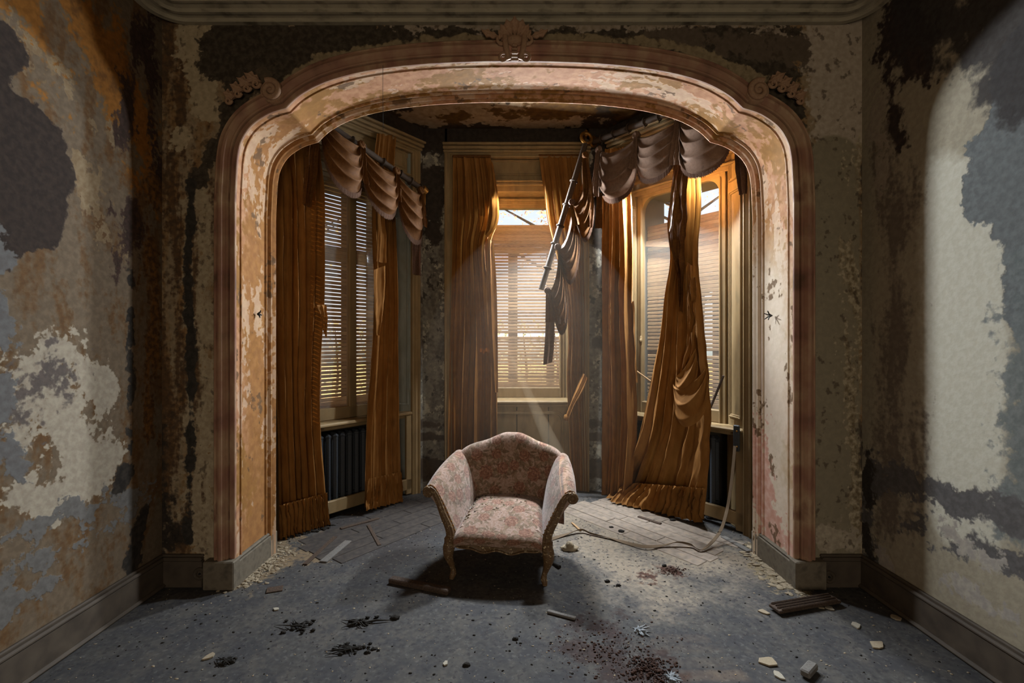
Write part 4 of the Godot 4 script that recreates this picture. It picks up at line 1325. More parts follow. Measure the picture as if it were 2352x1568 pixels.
	ruffle(b, lift(V([Vector3(-0.440, 0.160, 0.069), Vector3(-0.470, 0.020, 0.253)]), Vector3(0, 0, 0.02)), lift(V([Vector3(0.399, 0.333, 0.200), Vector3(0.281, 0.010, 0.052)]), Vector3(0, 0, 0.02)), 15.0, 0.026, 21.0)
	obj("ruffle", b, M.gold_cloth, o)


func valances() -> void:
	# --- left: pole that slopes down to the corner, three swags
	var o := thing("swag_valance", "brown fringed swag valance hanging from the sloping pole over the left window", "valance", frames[0])
	var a := Vector3(-0.463, 3.044, 0.160)
	var c := Vector3(0.593, 2.763, 0.150)
	var ks := [Vector3(-0.440, 3.023, 0.200), Vector3(-0.100, 2.925, 0.200), Vector3(0.241, 2.818, 0.200), Vector3(0.517, 2.728, 0.190)]
	var drops := [0.46, 0.44, 0.5]
	for i in 3:
		var b := MB.new()
		var fr := MB.new()
		swag(b, fr, ks[i], ks[i + 1], Vector3(0.02, -drops[i], 0.02), 0.1, 4.0, i * 2.3 + 1.0)
		var s := obj("swag", b, M.brown_cloth, o)
		obj("fringe", fr, M.fringe, s)
	for i in 4:
		knot(o, ks[i] + Vector3(0, 0, 0.015), M.brown_cloth)
		if i > 0:
			var b := MB.new()
			var w := 0.045
			var h: float = [0.3, 0.28, 0.24, 0.3][i]
			cloth(b, V([ks[i] + Vector3(-0.015, -0.01, 0.03), ks[i] + Vector3(-w, -h, 0.05)]), V([ks[i] + Vector3(0.02, -0.01, 0.03), ks[i] + Vector3(w, -h - 0.03, 0.05)]), 2.0, 0.014, i * 3.0, 30, 24)
			obj("tail", b, M.brown_cloth, o)
	var b := MB.new()
	cloth(b, V([Vector3(-0.543, 2.789, 0.220), Vector3(-0.568, 2.566, 0.230), Vector3(-0.593, 2.352, 0.240)]), V([Vector3(-0.458, 2.911, 0.220), Vector3(-0.490, 2.585, 0.240), Vector3(-0.535, 2.339, 0.250)]), 2.5, 0.02, 5.0, 40, 30)
	obj("tail", b, M.brown_cloth, o)
	b = MB.new()
	cloth(b, V([Vector3(0.480, 2.491, 0.140), Vector3(0.475, 2.260, 0.140), Vector3(0.470, 1.998, 0.140)]), V([Vector3(0.592, 2.631, 0.140), Vector3(0.581, 2.277, 0.140), Vector3(0.576, 1.986, 0.140)]), 1.8, 0.016, 6.0, 30, 30)
	obj("tail", b, M.fringe, o)
	o = thing("curtain_pole", "dark wooden pole with brass end sloping down over the left window", "curtain pole", frames[0])
	b = MB.new()
	b.tube(V([a, a.lerp(c, 0.5), c]), PackedFloat32Array([0.024]), 14)
	obj("rod", b, M.pole_wood, o)
	b = MB.new()
	b.tube(V([c + Vector3(-0.01, 0.01, 0), c + Vector3(0.03, -0.015, 0)]), PackedFloat32Array([0.036]), 14)
	b.box(c + Vector3(0.02, -0.06, -0.02), Vector3(0.05, 0.14, 0.03), 0.01)
	obj("bracket", b, M.brass, o)
	rings(o, a, c, [0.12, 0.3, 0.4, 0.58, 0.75, 0.86, 0.96], 0.032, M.pole_wood)
	# --- right: level pole, four swags
	o = thing("swag_valance", "dusty brown fringed swag valance hanging level over the right window", "valance", frames[2])
	ks = [Vector3(-0.633, 3.120, 0.200), Vector3(-0.221, 3.109, 0.200), Vector3(0.174, 3.108, 0.200), Vector3(0.609, 3.111, 0.200)]
	drops = [0.5, 0.42, 0.5]
	for i in 3:
		b = MB.new()
		var fr := MB.new()
		swag(b, fr, ks[i], ks[i + 1], Vector3(0.0, -drops[i], 0.02), 0.1, 4.0, i * 1.9 + 4.0)
		var s := obj("swag", b, M.dusty_cloth, o)
		obj("fringe", fr, M.fringe, s)
	for i in 4:
		knot(o, ks[i] + Vector3(0, 0, 0.015), M.dusty_cloth)
		b = MB.new()
		var w := 0.05
		var h: float = [0.42, 0.28, 0.36, 0.3][i]
		cloth(b, V([ks[i] + Vector3(-0.015, -0.01, 0.04), ks[i] + Vector3(-w, -h, 0.07)]), V([ks[i] + Vector3(0.02, -0.01, 0.04), ks[i] + Vector3(w, -h - 0.02, 0.07)]), 2.0, 0.014, i * 3.0 + 2.0, 30, 24)
		obj("tail", b, M.dusty_cloth, o)
	b = MB.new()
	cloth(b, V([Vector3(0.576, 2.747, 0.160), Vector3(0.589, 2.575, 0.160), Vector3(0.613, 2.422, 0.160)]), V([Vector3(0.666, 2.699, 0.180), Vector3(0.678, 2.546, 0.180), Vector3(0.672, 2.422, 0.180)]), 2.0, 0.02, 7.0, 30, 30)
	obj("tail", b, M.fringe, o)
	b = MB.new()
	cloth(b, V([Vector3(-0.742, 2.790, 0.120), Vector3(-0.752, 2.630, 0.120), Vector3(-0.769, 2.455, 0.120)]), V([Vector3(-0.647, 2.746, 0.120), Vector3(-0.641, 2.606, 0.120), Vector3(-0.657, 2.435, 0.120)]), 2.0, 0.014, 8.0, 30, 30)
	obj("tail", b, M.brown_cloth, o)
	o = thing("curtain_pole", "dark wooden pole with brass bracket fixed level over the right window", "curtain pole", frames[2])
	a = Vector3(-0.759, 3.246, 0.160)
	c = Vector3(0.620, 3.186, 0.160)
	b = MB.new()
	b.tube(V([a, a.lerp(c, 0.5), c]), PackedFloat32Array([0.024]), 14)
	obj("rod", b, M.pole_wood, o)
	b = MB.new()
	b.torus(a + Vector3(0.0, 0.0, 0.0), (c - a).normalized(), 0.04, 0.014, 16)
	b.box(a + Vector3(-0.01, 0.04, -0.06), Vector3(0.03, 0.05, 0.12), 0.01)
	obj("bracket", b, M.brass, o)
	rings(o, a, c, [0.08, 0.18, 0.3, 0.42, 0.52, 0.66, 0.8], 0.032, M.pole_wood)
	# --- middle: the pole that came down, its swags bunched along it
	o = thing("curtain_pole", "fallen dark wooden pole hanging at a steep slant across the middle window", "curtain pole", Transform3D())
	a = Vector3(0.668, 3.206, -4.300)
	c = Vector3(0.257, 1.860, -4.220)
	b = MB.new()
	b.tube(V([a, a.lerp(c, 0.5), c]), PackedFloat32Array([0.025]), 14)
	obj("rod", b, M.pole_wood, o)
	b = MB.new()
	b.torus(a + Vector3(0.0, 0.02, 0.0), Vector3(0.3, 0.2, 1), 0.05, 0.016, 16)
	b.box(a + Vector3(0.0, 0.07, -0.06), Vector3(0.03, 0.06, 0.12), 0.01)
	obj("bracket", b, M.brass, o)
	rings(o, a, c, [0.28, 0.44, 0.58, 0.7, 0.86], 0.033, M.pole_wood)
	o = thing("swag_valance", "brown swag valance drooping down the fallen pole of the middle window", "valance", Transform3D())
	ks = [Vector3(0.648, 3.042, -4.240), Vector3(0.523, 2.614, -4.200), Vector3(0.397, 2.217, -4.160), Vector3(0.305, 1.837, -4.140)]
	var falls := [Vector3(0.1, -0.44, 0.02), Vector3(0.09, -0.42, 0.02), Vector3(0.11, -0.47, 0.02)]
	for i in 3:
		b = MB.new()
		var fr := MB.new()
		swag(b, fr, ks[i], ks[i + 1], falls[i], 0.09, 4.5, i * 2.7 + 2.0, 0.2)
		var s := obj("swag", b, M.brown_cloth, o)
		obj("fringe", fr, M.fringe, s)
	for i in 4:
		knot(o, ks[i] + Vector3(0, 0, 0.02), M.brown_cloth if i == 0 else M.fringe, 0.028)
	b = MB.new()
	cloth(b, V([Vector3(0.605, 2.996, -4.160), Vector3(0.610, 2.695, -4.140), Vector3(0.640, 2.401, -4.140)]), V([Vector3(0.658, 2.996, -4.160), Vector3(0.696, 2.695, -4.140), Vector3(0.693, 2.386, -4.140)]), 1.8, 0.02, 1.0, 30, 40)
	obj("tail", b, M.brown_cloth, o)
	b = MB.new()
	cloth(b, V([Vector3(0.502, 2.576, -4.120), Vector3(0.514, 2.384, -4.100)]), V([Vector3(0.532, 2.576, -4.120), Vector3(0.589, 2.406, -4.100)]), 1.5, 0.014, 2.0, 24, 24)
	obj("tail", b, M.brown_cloth, o)
	b = MB.new()
	cloth(b, V([Vector3(0.289, 1.804, -4.080), Vector3(0.284, 1.562, -4.060)]), V([Vector3(0.341, 1.804, -4.080), Vector3(0.388, 1.570, -4.060)]), 1.8, 0.018, 3.0, 30, 24)
	obj("tail", b, M.brown_cloth, o)
	b = MB.new()
	cloth(b, V([Vector3(0.291, 1.583, -4.100), Vector3(0.280, 1.378, -4.100), Vector3(0.268, 1.199, -4.100)]), V([Vector3(0.367, 1.584, -4.120), Vector3(0.363, 1.378, -4.120), Vector3(0.345, 1.220, -4.120)]), 1.6, 0.016, 4.0, 30, 30)
	obj("tail", b, M.dusty_cloth, o)
	b = MB.new()
	cloth(b, V([Vector3(0.373, 1.937, -4.100), Vector3(0.378, 1.712, -4.080), Vector3(0.389, 1.548, -4.080)]), V([Vector3(0.442, 1.939, -4.120), Vector3(0.460, 1.712, -4.080), Vector3(0.456, 1.556, -4.080)]), 1.6, 0.02, 5.0, 30, 30)
	obj("tail", b, M.dusty_cloth, o)


# ---------------------------------------------------------------- blinds
func blinds() -> void:
	var labels := ["dark slatted roller blind with thin lines of daylight, left window of the bay", "tan slatted roller blind broken open at mid height, middle window of the bay", "worn slatted roller blind lit warm behind the ragged curtain, right window"]
	var rng := RandomNumberGenerator.new()
	rng.seed = 5
	for k in 3:
		var sx0: float = [-0.31, -0.43, -0.42][k] - 0.02
		var sx1: float = [0.42, 0.43, 0.31][k] + 0.02
		var z := -0.38 if k == 1 else -0.225
		var y1: float = [2.72, 2.586, 2.455][k]
		var y0: float = [0.80, 0.88, 0.80][k]
		var o := thing("roller_blind", labels[k], "blind", frames[k])
		var pitch := 0.0325
		var n := int((y1 - y0) / pitch)
		var meshes := []
		for v in 3:
			var b := MB.new()
			b.box(Vector3.ZERO, Vector3(sx1 - sx0, 0.0262, 0.011), 0.004)
			meshes.append(b.mesh())
		var full := MB.new()
		full.box(Vector3.ZERO, Vector3(sx1 - sx0, 0.0322, 0.011), 0.003)
		var fm := full.mesh()
		for i in n:
			var y := y1 - (i + 0.5) * pitch
			if k == 1 and y < 1.478 and y > 1.435:
				continue
			if k == 2 and i == n - 15:
				continue
			var t := float(i) / n
			var tight := (k == 1 and t < 0.17) or (k == 1 and y < 1.435 and rng.randf() < 0.3) or (k == 2 and t < 0.34 + 0.1 * rng.randf()) or (k == 0 and t > 0.26 and t < 0.33) or t > 0.93
			var s := obj("slat", fm if tight else meshes[i % 3], [M.slat_a, M.slat_b, M.slat_c][rng.randi() % 3], o)
			s.position = Vector3((sx0 + sx1) / 2 + rng.randf_range(-0.004, 0.004), y, z)
			s.rotation = Vector3(rng.randf_range(-0.05, 0.05), 0, rng.randf_range(-0.004, 0.004))
		# straps behind, which close the slots in bands
		var bands: Array = [[Vector3(0.065, 1.715, -0.240).x, 0.1], [Vector3(-0.138, 1.703, -0.240).x - 0.06, 0.06], [Vector3(0.338, 1.732, -0.240).x + 0.06, 0.08]]
		if k == 1:
			bands = [[Vector3(-0.036, 1.996, -0.390).x, 0.095], [Vector3(0.346, 1.996, -0.390).x, 0.08]]
		if k == 2:
			bands = [[sx0 + 0.05, 0.1], [0.02, 0.2], [sx1 - 0.07, 0.14]]
		for q in bands:
			part_box("strap", o, M.slat_b, Vector3(q[0], (y0 + y1) / 2, z - 0.012), Vector3(q[1], y1 - y0, 0.004), 0.001)
		# the roll above, inside its box
		var b := MB.new()
		b.tube(V([Vector3(sx0, [2.8, 2.84, 2.8][k], z - 0.01), Vector3(sx1, [2.8, 2.84, 2.8][k], z - 0.01)]), PackedFloat32Array([0.07]), 14)
		obj("roll", b, M.slat_b, o)
	# a loose board and a pole end leaning in the right window
	tag(obj("loose_board", stick_mesh(Vector3(-0.414, 2.288, -0.170), Vector3(-0.160, 2.240, -0.170), 0.05, 0.012, frames[2]), M.slat_b), "loose tan board hanging askew behind the ragged curtain at the right window", "board")
	tag(obj("broken_stick", stick_mesh(Vector3(0.296, 0.888, -0.020), Vector3(0.396, 1.142, -0.030), 0.016, 0.012, frames[2]), M.dark_wood), "dark broken stick leaning at the right blind above the radiator", "stick")
	tag(obj("broken_stick", stick_mesh(Vector3(-0.390, 1.138, 0.000), Vector3(-0.244, 1.050, -0.020), 0.012, 0.01, frames[2]), M.slat_c), "pale splintered stick poking out beside the straight curtain of the right window", "stick")


func stick_mesh(a: Vector3, c: Vector3, w: float, d: float, f := Transform3D()) -> MB:
	var b := MB.new()
	b.xf = f
	var dir := (c - a).normalized()
	var up := Vector3.UP if absf(dir.y) < 0.9 else Vector3.RIGHT
	var zz := dir.cross(up).normalized()
	var yy := zz.cross(dir)
	b.box((a + c) / 2, Vector3(a.distance_to(c), w, d), minf(w, d) * 0.2, Basis(dir, yy, zz))
	return b


func radiators() -> void:
	for k in [0, 2]:
		var o := thing("radiator", "old dark cast iron column radiator under the %s window of the bay" % ("left" if k == 0 else "right"), "radiator", frames[k])
		var x0 := -0.34 if k == 0 else -0.44
		for i in 12:
			var b := MB.new()
			var x := x0 + i * 0.066
			for q in [[-0.07, 0.028], [-0.125, 0.028]]:
				b.box(Vector3(x, 0.385, q[0]), Vector3(0.042, 0.52, 0.04), 0.016)
			b.box(Vector3(x, 0.64, -0.097), Vector3(0.05, 0.05, 0.1), 0.02)
			b.box(Vector3(x, 0.13, -0.097), Vector3(0.05, 0.05, 0.1), 0.02)
			obj("column", b, M.iron, o)
		var b := MB.new()
		b.tube(V([Vector3(x0 - 0.03, 0.63, -0.097), Vector3(x0 + 0.76, 0.63, -0.097)]), PackedFloat32Array([0.017]), 10)
		b.tube(V([Vector3(x0 - 0.03, 0.14, -0.097), Vector3(x0 + 0.76, 0.14, -0.097)]), PackedFloat32Array([0.017]), 10)
		obj("pipe", b, M.iron, o)
		for e in [0.05, 0.68]:
			b = MB.new()
			b.box(Vector3(x0 + e, 0.06, -0.097), Vector3(0.04, 0.12, 0.06), 0.01)
			obj("foot", b, M.iron, o)


# ---------------------------------------------------------------- armchair
func paint_floral() -> void:
	# woven roses and leaves on a tan ground, one repeat
	var s := 640
	var im := Image.create(s, s, false, Image.FORMAT_RGB8)
	im.fill(Color("988072"))
	var rng := RandomNumberGenerator.new()
	rng.seed = 21
	var leafc := [Color("7b6856"), Color("85705c"), Color("72604e")]
	var rosec := [Color("85604f"), Color("8e6a58"), Color("775446"), Color("967460")]
	var spots := [[0.2, 0.22, 0.125], [0.68, 0.15, 0.1], [0.5, 0.52, 0.14], [0.08, 0.66, 0.1], [0.84, 0.6, 0.12], [0.3, 0.86, 0.115], [0.7, 0.88, 0.1]]
	for k in 170:
		# curling leaf sprays
		var sp: Array = spots[k % spots.size()]
		var a := rng.randf() * TAU
		var c: Vector2 = Vector2(sp[0], sp[1]) + Vector2(cos(a), sin(a)) * (sp[2] + rng.randf_range(-0.01, 0.1))
		a += rng.randf_range(-0.9, 0.9)
		_petal(im, s, c, a, rng.randf_range(0.035, 0.075), rng.randf_range(0.014, 0.03), leafc[k % 3], 0.25)
	for k in 26:
		# thin stems
		var p := Vector2(rng.randf(), rng.randf())
		var a := rng.randf() * TAU
		for q in 18:
			p += Vector2(cos(a), sin(a)) * 0.009
			a += 0.13
			_petal(im, s, p, a, 0.006, 0.0035, leafc[k % 3], 0.0)
	for sp in spots:
		var ctr := Vector2(sp[0], sp[1])
		for ring in 4:
			var n: int = [9, 8, 6, 4][ring]
			for q in n:
				var a: float = TAU * q / n + ring * 0.5 + sp[0] * 9.0
				var r: float = sp[2] * [0.78, 0.55, 0.34, 0.14][ring]
				_petal(im, s, ctr + Vector2(cos(a), sin(a)) * r, a + PI / 2 + 0.3, sp[2] * 0.36, sp[2] * 0.24, rosec[(q + ring * 2) % 4], 0.45)
		_petal(im, s, ctr, 0.0, sp[2] * 0.14, sp[2] * 0.12, rosec[2], 0.5)
	var m := StandardMaterial3D.new()
	m.resource_name = "floral_cloth"
	m.albedo_texture = ImageTexture.create_from_image(im)
	m.detail_enabled = true
	m.detail_blend_mode = BaseMaterial3D.BLEND_MODE_MUL
	m.detail_albedo = noise_tex(77, 0.02, hexs(["b0a8a4", "ffffff", "dcd2ca", "f4ece6"]))
	m.detail_uv_layer = BaseMaterial3D.DETAIL_UV_1
	m.roughness = 0.9
	m.rim_enabled = true
	m.rim = 0.5
	m.metallic_specular = 0.25
	m.cull_mode = BaseMaterial3D.CULL_DISABLED
	M["floral_cloth"] = m


func _petal(im: Image, s: int, c: Vector2, a: float, l: float, w: float, col: Color, rim: float) -> void:
	# one ellipse of the print, darker round its edge, wrapped round the repeat
	var n := int(maxf(l, w) * s) + 1
	var cx := int(c.x * s)
	var cy := int(c.y * s)
	var ca := cos(a)
	var sa := sin(a)
	var edge := col.darkened(0.35)
	for j in range(-n, n + 1):
		for i in range(-n, n + 1):
			var x := (i * ca + j * sa) / (l * s)
			var y := (-i * sa + j * ca) / (w * s)
			y *= 1.0 + 0.35 * x
			var d := x * x + y * y
			if d < 1.0:
				im.set_pixel(posmod(cx + i, s), posmod(cy + j, s), col.lerp(edge, clampf((d - 0.45) * 2.0, 0.0, 1.0) * rim))


func loft(b: MB, A: PackedVector3Array, B: PackedVector3Array, n: int, fat: float, uvs: float) -> void:
	# a padded skin from one open outline to another
	var m := 40
	var p := PackedVector3Array()
	var uv := PackedVector2Array()
	var ctr := Vector3.ZERO
	var ctr1 := Vector3.ZERO
	for q in A:
		ctr += q / A.size()
	for q in B:
		ctr1 += q / B.size()
	for i in n + 1:
		var t := float(i) / n
		var far := 0.0
		for j in m + 1:
			var s := float(j) / m
			var q := along(A, s).lerp(along(B, s), t)
			var c2 := ctr.lerp(ctr1, t)
			c2.z = q.z
			q += (q - c2).normalized() * fat * sin(PI * t)
			if j > 0:
				far += q.distance_to(p[p.size() - 1])
			p.append(q)
			uv.append(Vector2(t * A[0].distance_to(B[0]), far) * uvs)
	b.grid(n + 1, m + 1, p, uv)


func armchair() -> void:
	var yaw := deg_to_rad(-8.0)
	var o := thing("armchair", "low faded floral armchair with curved camel back and carved scroll arms", "armchair", Transform3D(Basis(Vector3.UP, yaw), Vector3(-0.045, 0, -3.06)))
	var fab: Material = M.floral_cloth
	var wood: Material = M.gilt_wood
	var us := 1.0 / 0.33
	# seat: a domed cushion that rolls over its front edge
	var p := PackedVector3Array()
	var uv := PackedVector2Array()
	for j in 41:
		var v := j / 40.0
		for i in 41:
			var u := i / 20.0 - 1.0
			var t := minf(v / 0.72, 1.0)
			var z := -0.24 + 0.49 * t
			var y := 0.352 - 0.062 * t * t + 0.026 * sin(PI * t) * (1.0 - pow(absf(u), 3.0))
			if v > 0.72:
				var r := (v - 0.72) / 0.28
				z = 0.25 + 0.05 * sin(r * PI * 0.62)
				y = 0.29 - 0.068 * pow(r, 1.4)
			y -= 0.03 * pow(absf(u), 8.0)
			y += 0.004 * noise.get_noise_2d(u * 60.0, v * 70.0)
			var hw := 0.225 + 0.035 * t
			z += 0.022 * (1.0 - u * u) * t
			p.append(Vector3(u * hw, y, z))
			uv.append(Vector2(u * hw, v * 0.68) * us)
	var b := MB.new()
	b.grid(41, 41, p, uv)
	b.box(Vector3(0, 0.25, 0.0), Vector3(0.5, 0.09, 0.48), 0.02)
	obj("seat", b, fab, o)
	# backrest: a padded shell with a camel top, wrapped round towards the arms
	var tops := V([Vector3(0, 0.752, 0), Vector3(0.06, 0.75, 0), Vector3(0.12, 0.73, 0), Vector3(0.18, 0.705, 0), Vector3(0.24, 0.69, 0), Vector3(0.29, 0.678, 0), Vector3(0.34, 0.655, 0), Vector3(0.375, 0.618, 0)])
	p = PackedVector3Array()
	uv = PackedVector2Array()
	var nu := 60
	var m := 36
	for i in nu + 1:
		var u := i / (nu / 2.0) - 1.0
		var x := 0.372 * u
		var h := along(tops, absf(u)).y
		var z0 := -0.27 + 0.1 * u * u
		for j in m + 1:
			var a := TAU * j / m
			# a tall rounded outline: y from the seat up, z through the pad
			var cy := signf(cos(a)) * pow(absf(cos(a)), 0.32)
			var cz := signf(sin(a)) * pow(absf(sin(a)), 0.55)
			var y := lerpf(0.2, h, 0.5 - 0.5 * cy)
			var th := 0.05 + 0.012 * sin(PI * clampf((y - 0.3) / 0.45, 0.0, 1.0))
			var z := z0 - cz * th - (y - 0.3) * 0.2
			z += 0.02 * (1.0 - u * u) * sin(PI * clampf((y - 0.3) / (h - 0.3), 0.0, 1.0)) * (1.0 if cz < 0 else 0.0)
			p.append(Vector3(x, y, z))
			uv.append(Vector2(x, y) * us)
	b = MB.new()
	b.grid(nu + 1, m + 1, p, uv, false, true)
	for e in [0, nu]:
		for j in range(1, m - 1):
			b.tri(p[e * (m + 1)], p[e * (m + 1) + j], p[e * (m + 1) + j + 1])
	obj("backrest", b, fab, o)
	# arms: flaring pads from the back down to the scrolls
	for s in [-1.0, 1.0]:
		var front := V([Vector3(0.255, 0.24, 0.235), Vector3(0.268, 0.29, 0.238), Vector3(0.292, 0.345, 0.238), Vector3(0.325, 0.415, 0.235), Vector3(0.36, 0.475, 0.23), Vector3(0.392, 0.522, 0.225), Vector3(0.425, 0.535, 0.222), Vector3(0.452, 0.515, 0.22), Vector3(0.452, 0.485, 0.22), Vector3(0.42, 0.46, 0.222), Vector3(0.375, 0.4, 0.226), Vector3(0.335, 0.32, 0.232), Vector3(0.305, 0.24, 0.235)])
		var rear := V([Vector3(0.21, 0.26, -0.21), Vector3(0.225, 0.34, -0.215), Vector3(0.24, 0.42, -0.22), Vector3(0.262, 0.51, -0.23), Vector3(0.29, 0.585, -0.235), Vector3(0.325, 0.635, -0.24), Vector3(0.365, 0.645, -0.24), Vector3(0.395, 0.625, -0.24), Vector3(0.4, 0.585, -0.24), Vector3(0.38, 0.5, -0.235), Vector3(0.345, 0.4, -0.23), Vector3(0.315, 0.32, -0.225), Vector3(0.295, 0.25, -0.22)])
		for q in front.size():
			front[q].x *= s
			rear[q].x *= s
		b = MB.new()
		loft(b, rear, front, 24, 0.016, us)
		var mid := Vector3(0.37 * s, 0.42, 0.228)
		for q in range(40):
			b.tri(mid, along(front, q / 40.0), along(front, (q + 1) / 40.0))
		b.tri(mid, front[front.size() - 1], front[0])
		obj("armrest", b, fab, o)
		# gathered stitching at the front of the pad
		b = MB.new()
		for q in 16:
			var c := along(front, 0.06 + 0.58 * q / 15.0)
			b.lump(c + Vector3(0, 0, 0.012), Vector3(0.0055, 0.0055, 0.004), noise, 0.1, 5)
		tag(obj("nail_trim", b, M.brass, o), "", "", "", "stuff")
		# carved arm post: S curve from the rail to the scroll
		var line := V([Vector3(0.285, 0.21, 0.262), Vector3(0.288, 0.26, 0.262), Vector3(0.3, 0.305, 0.262), Vector3(0.328, 0.36, 0.258), Vector3(0.352, 0.415, 0.252), Vector3(0.376, 0.468, 0.247), Vector3(0.402, 0.505, 0.243), Vector3(0.428, 0.518, 0.24)])
		for q in line.size():
			line[q].x *= s
		var pts := PackedVector3Array()
		var rad := PackedFloat32Array()
		for q in 25:
			pts.append(along(line, q / 24.0))
			rad.append(lerpf(0.03, 0.015, pow(q / 24.0, 0.7)))
		b = MB.new()
		b.tube(pts, rad, 12, 0.8)
		obj("arm_post", b, wood, o)
		b = MB.new()
		spiral(b, Vector3(0.43 * s, 0.492, 0.24), Vector3(s, 0, 0), Vector3(0, 1, 0), 0.027, 0.006, -1.5, PI / 2, 0.013)
		b.xf = Transform3D(Basis(Vector3.RIGHT, PI / 2), Vector3(0.43 * s, 0.492, 0.236))
		b.lathe(PackedVector2Array([Vector2(0.0, 0.012), Vector2(0.024, 0.008), Vector2(0.03, -0.012), Vector2(0.0, -0.02)]), 18)
		obj("scroll", b, wood, o)
		for w in [[-0.012, 0.014], [0.004, 0.016]]:
			b = MB.new()
			var bead := PackedVector3Array()
			for q in 25:
				var c := pts[q]
				bead.append(c + Vector3(s * w[0] - s * rad[q] * 0.3, 0.004 + rad[q] * 0.5, w[1] + rad[q] * 0.35))
			b.tube(bead, PackedFloat32Array([0.0045]), 7)
			obj("bead", b, wood, o)
		# cabriole front leg with its square knee
		b = MB.new()
		b.box(Vector3(0.288 * s, 0.222, 0.262), Vector3(0.062, 0.06, 0.06), 0.012)
		var leg := V([Vector3(0.288, 0.21, 0.264), Vector3(0.294, 0.18, 0.272), Vector3(0.294, 0.14, 0.276), Vector3(0.284, 0.1, 0.27), Vector3(0.272, 0.06, 0.263), Vector3(0.268, 0.03, 0.264), Vector3(0.274, 0.012, 0.272), Vector3(0.275, 0.0, 0.274)])
		for q in leg.size():
			leg[q].x *= s
		pts = PackedVector3Array()
		rad = PackedFloat32Array()
		var rr := [0.032, 0.036, 0.031, 0.024, 0.018, 0.015, 0.019, 0.014]
		for q in 22:
			pts.append(along(leg, q / 21.0))
			var f: float = q / 21.0 * 7.0
			rad.append(lerpf(rr[int(f)], rr[mini(int(f) + 1, 7)], f - int(f)))
		b.tube(pts, rad, 12)
		obj("leg", b, wood, o)
		b = MB.new()
		b.tube(V([Vector3(0.225 * s, 0.24, -0.23), Vector3(0.225 * s, 0.12, -0.25), Vector3(0.23 * s, 0.0, -0.3)]), PackedFloat32Array([0.026, 0.021, 0.016]), 10)
		obj("leg", b, wood, o)
		b = MB.new()
		b.box(Vector3(0.268 * s, 0.215, 0.01), Vector3(0.035, 0.07, 0.5), 0.01)
		obj("side_rail", b, wood, o)
	# serpentine front rail with a shaped lower edge
	p = PackedVector3Array()
	for i in 41:
		var u := i / 20.0 - 1.0
		var z := 0.268 + 0.026 * (1.0 - u * u) + 0.004 * cos(u * 9.0)
		var lo := 0.186 + 0.012 * cos(u * PI * 3.0) * (1.0 - u * u) - 0.01 * (1.0 - u * u) + 0.004
		var hi := 0.23 - 0.006 * cos(u * PI * 3.0) * (1.0 - u * u)
		for q in [[hi, -0.03], [hi, 0.004], [hi - 0.006, 0.012], [hi - 0.014, 0.006], [(hi + lo) / 2, 0.004], [lo + 0.01, 0.008], [lo + 0.004, 0.014], [lo, 0.006], [lo, -0.03], [hi, -0.03]]:
			p.append(Vector3(u * 0.262, q[0], z + q[1]))
	b = MB.new()
	b.grid(41, 10, p, PackedVector2Array(), false, true)
	b.box(Vector3(0, 0.215, -0.24), Vector3(0.46, 0.07, 0.03), 0.008)
	var rail := obj("seat_rail", b, wood, o)
	for e in 2:
		b = MB.new()
		var bead := PackedVector3Array()
		for i in 41:
			var u := i / 20.0 - 1.0
			var z := 0.268 + 0.026 * (1.0 - u * u) + 0.004 * cos(u * 9.0)
			if e == 0:
				bead.append(Vector3(u * 0.258, 0.224 - 0.006 * cos(u * PI * 3.0) * (1.0 - u * u), z + 0.012))
			else:
				bead.append(Vector3(u * 0.258, 0.194 + 0.012 * cos(u * PI * 3.0) * (1.0 - u * u) - 0.01 * (1.0 - u * u) + 0.002, z + 0.014))
		b.tube(bead, PackedFloat32Array([0.0055]), 8)
		obj("bead", b, wood, rail)
	b = MB.new()
	for i in 26:
		var u := i / 12.5 - 1.0
		b.lump(Vector3(u * 0.25, 0.236 - 0.006 * cos(u * PI * 3.0) * (1.0 - u * u), 0.284 + 0.026 * (1.0 - u * u)), Vector3(0.006, 0.006, 0.004), noise, 0.1, 5)
	tag(obj("nail_trim", b, M.brass, o), "", "", "", "stuff")


func scatter(called: String, label: String, category: String, count: int, sd: int, m: Material, place: Callable, size: Vector2, flat := 0.5, parent: Node = null) -> void:
	# crumbs that nobody could count
	var rng := RandomNumberGenerator.new()
	rng.seed = sd
	var b := MB.new()
	var nz := noise
	b.lump(Vector3(0.013 * sd, 0, 0), Vector3(1, flat, 0.8), nz, 0.7, 4)
	for i in b.v.size():
		b.v[i].x -= 0.013 * sd
	var mm := MultiMesh.new()
	mm.transform_format = MultiMesh.TRANSFORM_3D
	mm.mesh = b.mesh()
	mm.instance_count = count
	for i in count:
		var at: Vector3 = place.call(rng)
		var s := lerpf(size.x, size.y, pow(rng.randf(), 3.0))
		var t := Transform3D(Basis(Vector3.UP, rng.randf() * TAU).rotated(Vector3.RIGHT, rng.randf_range(-0.3, 0.3)).scaled(Vector3(s * rng.randf_range(0.6, 1.6), s, s)), at + Vector3(0, s * flat * 0.4, 0))
		mm.set_instance_transform(i, t)
	var o := MultiMeshInstance3D.new()
	o.name = free_name(called, self if parent == null else parent)
	o.multimesh = mm
	o.material_override = m
	(self if parent == null else parent).add_child(o, true)
	tag(o, label, category, "", "stuff")


func on_floor(r: RandomNumberGenerator) -> Vector3:
	return Vector3(r.randf_range(-1.95, 1.95), 0.0, -r.randf_range(1.7, 4.3))


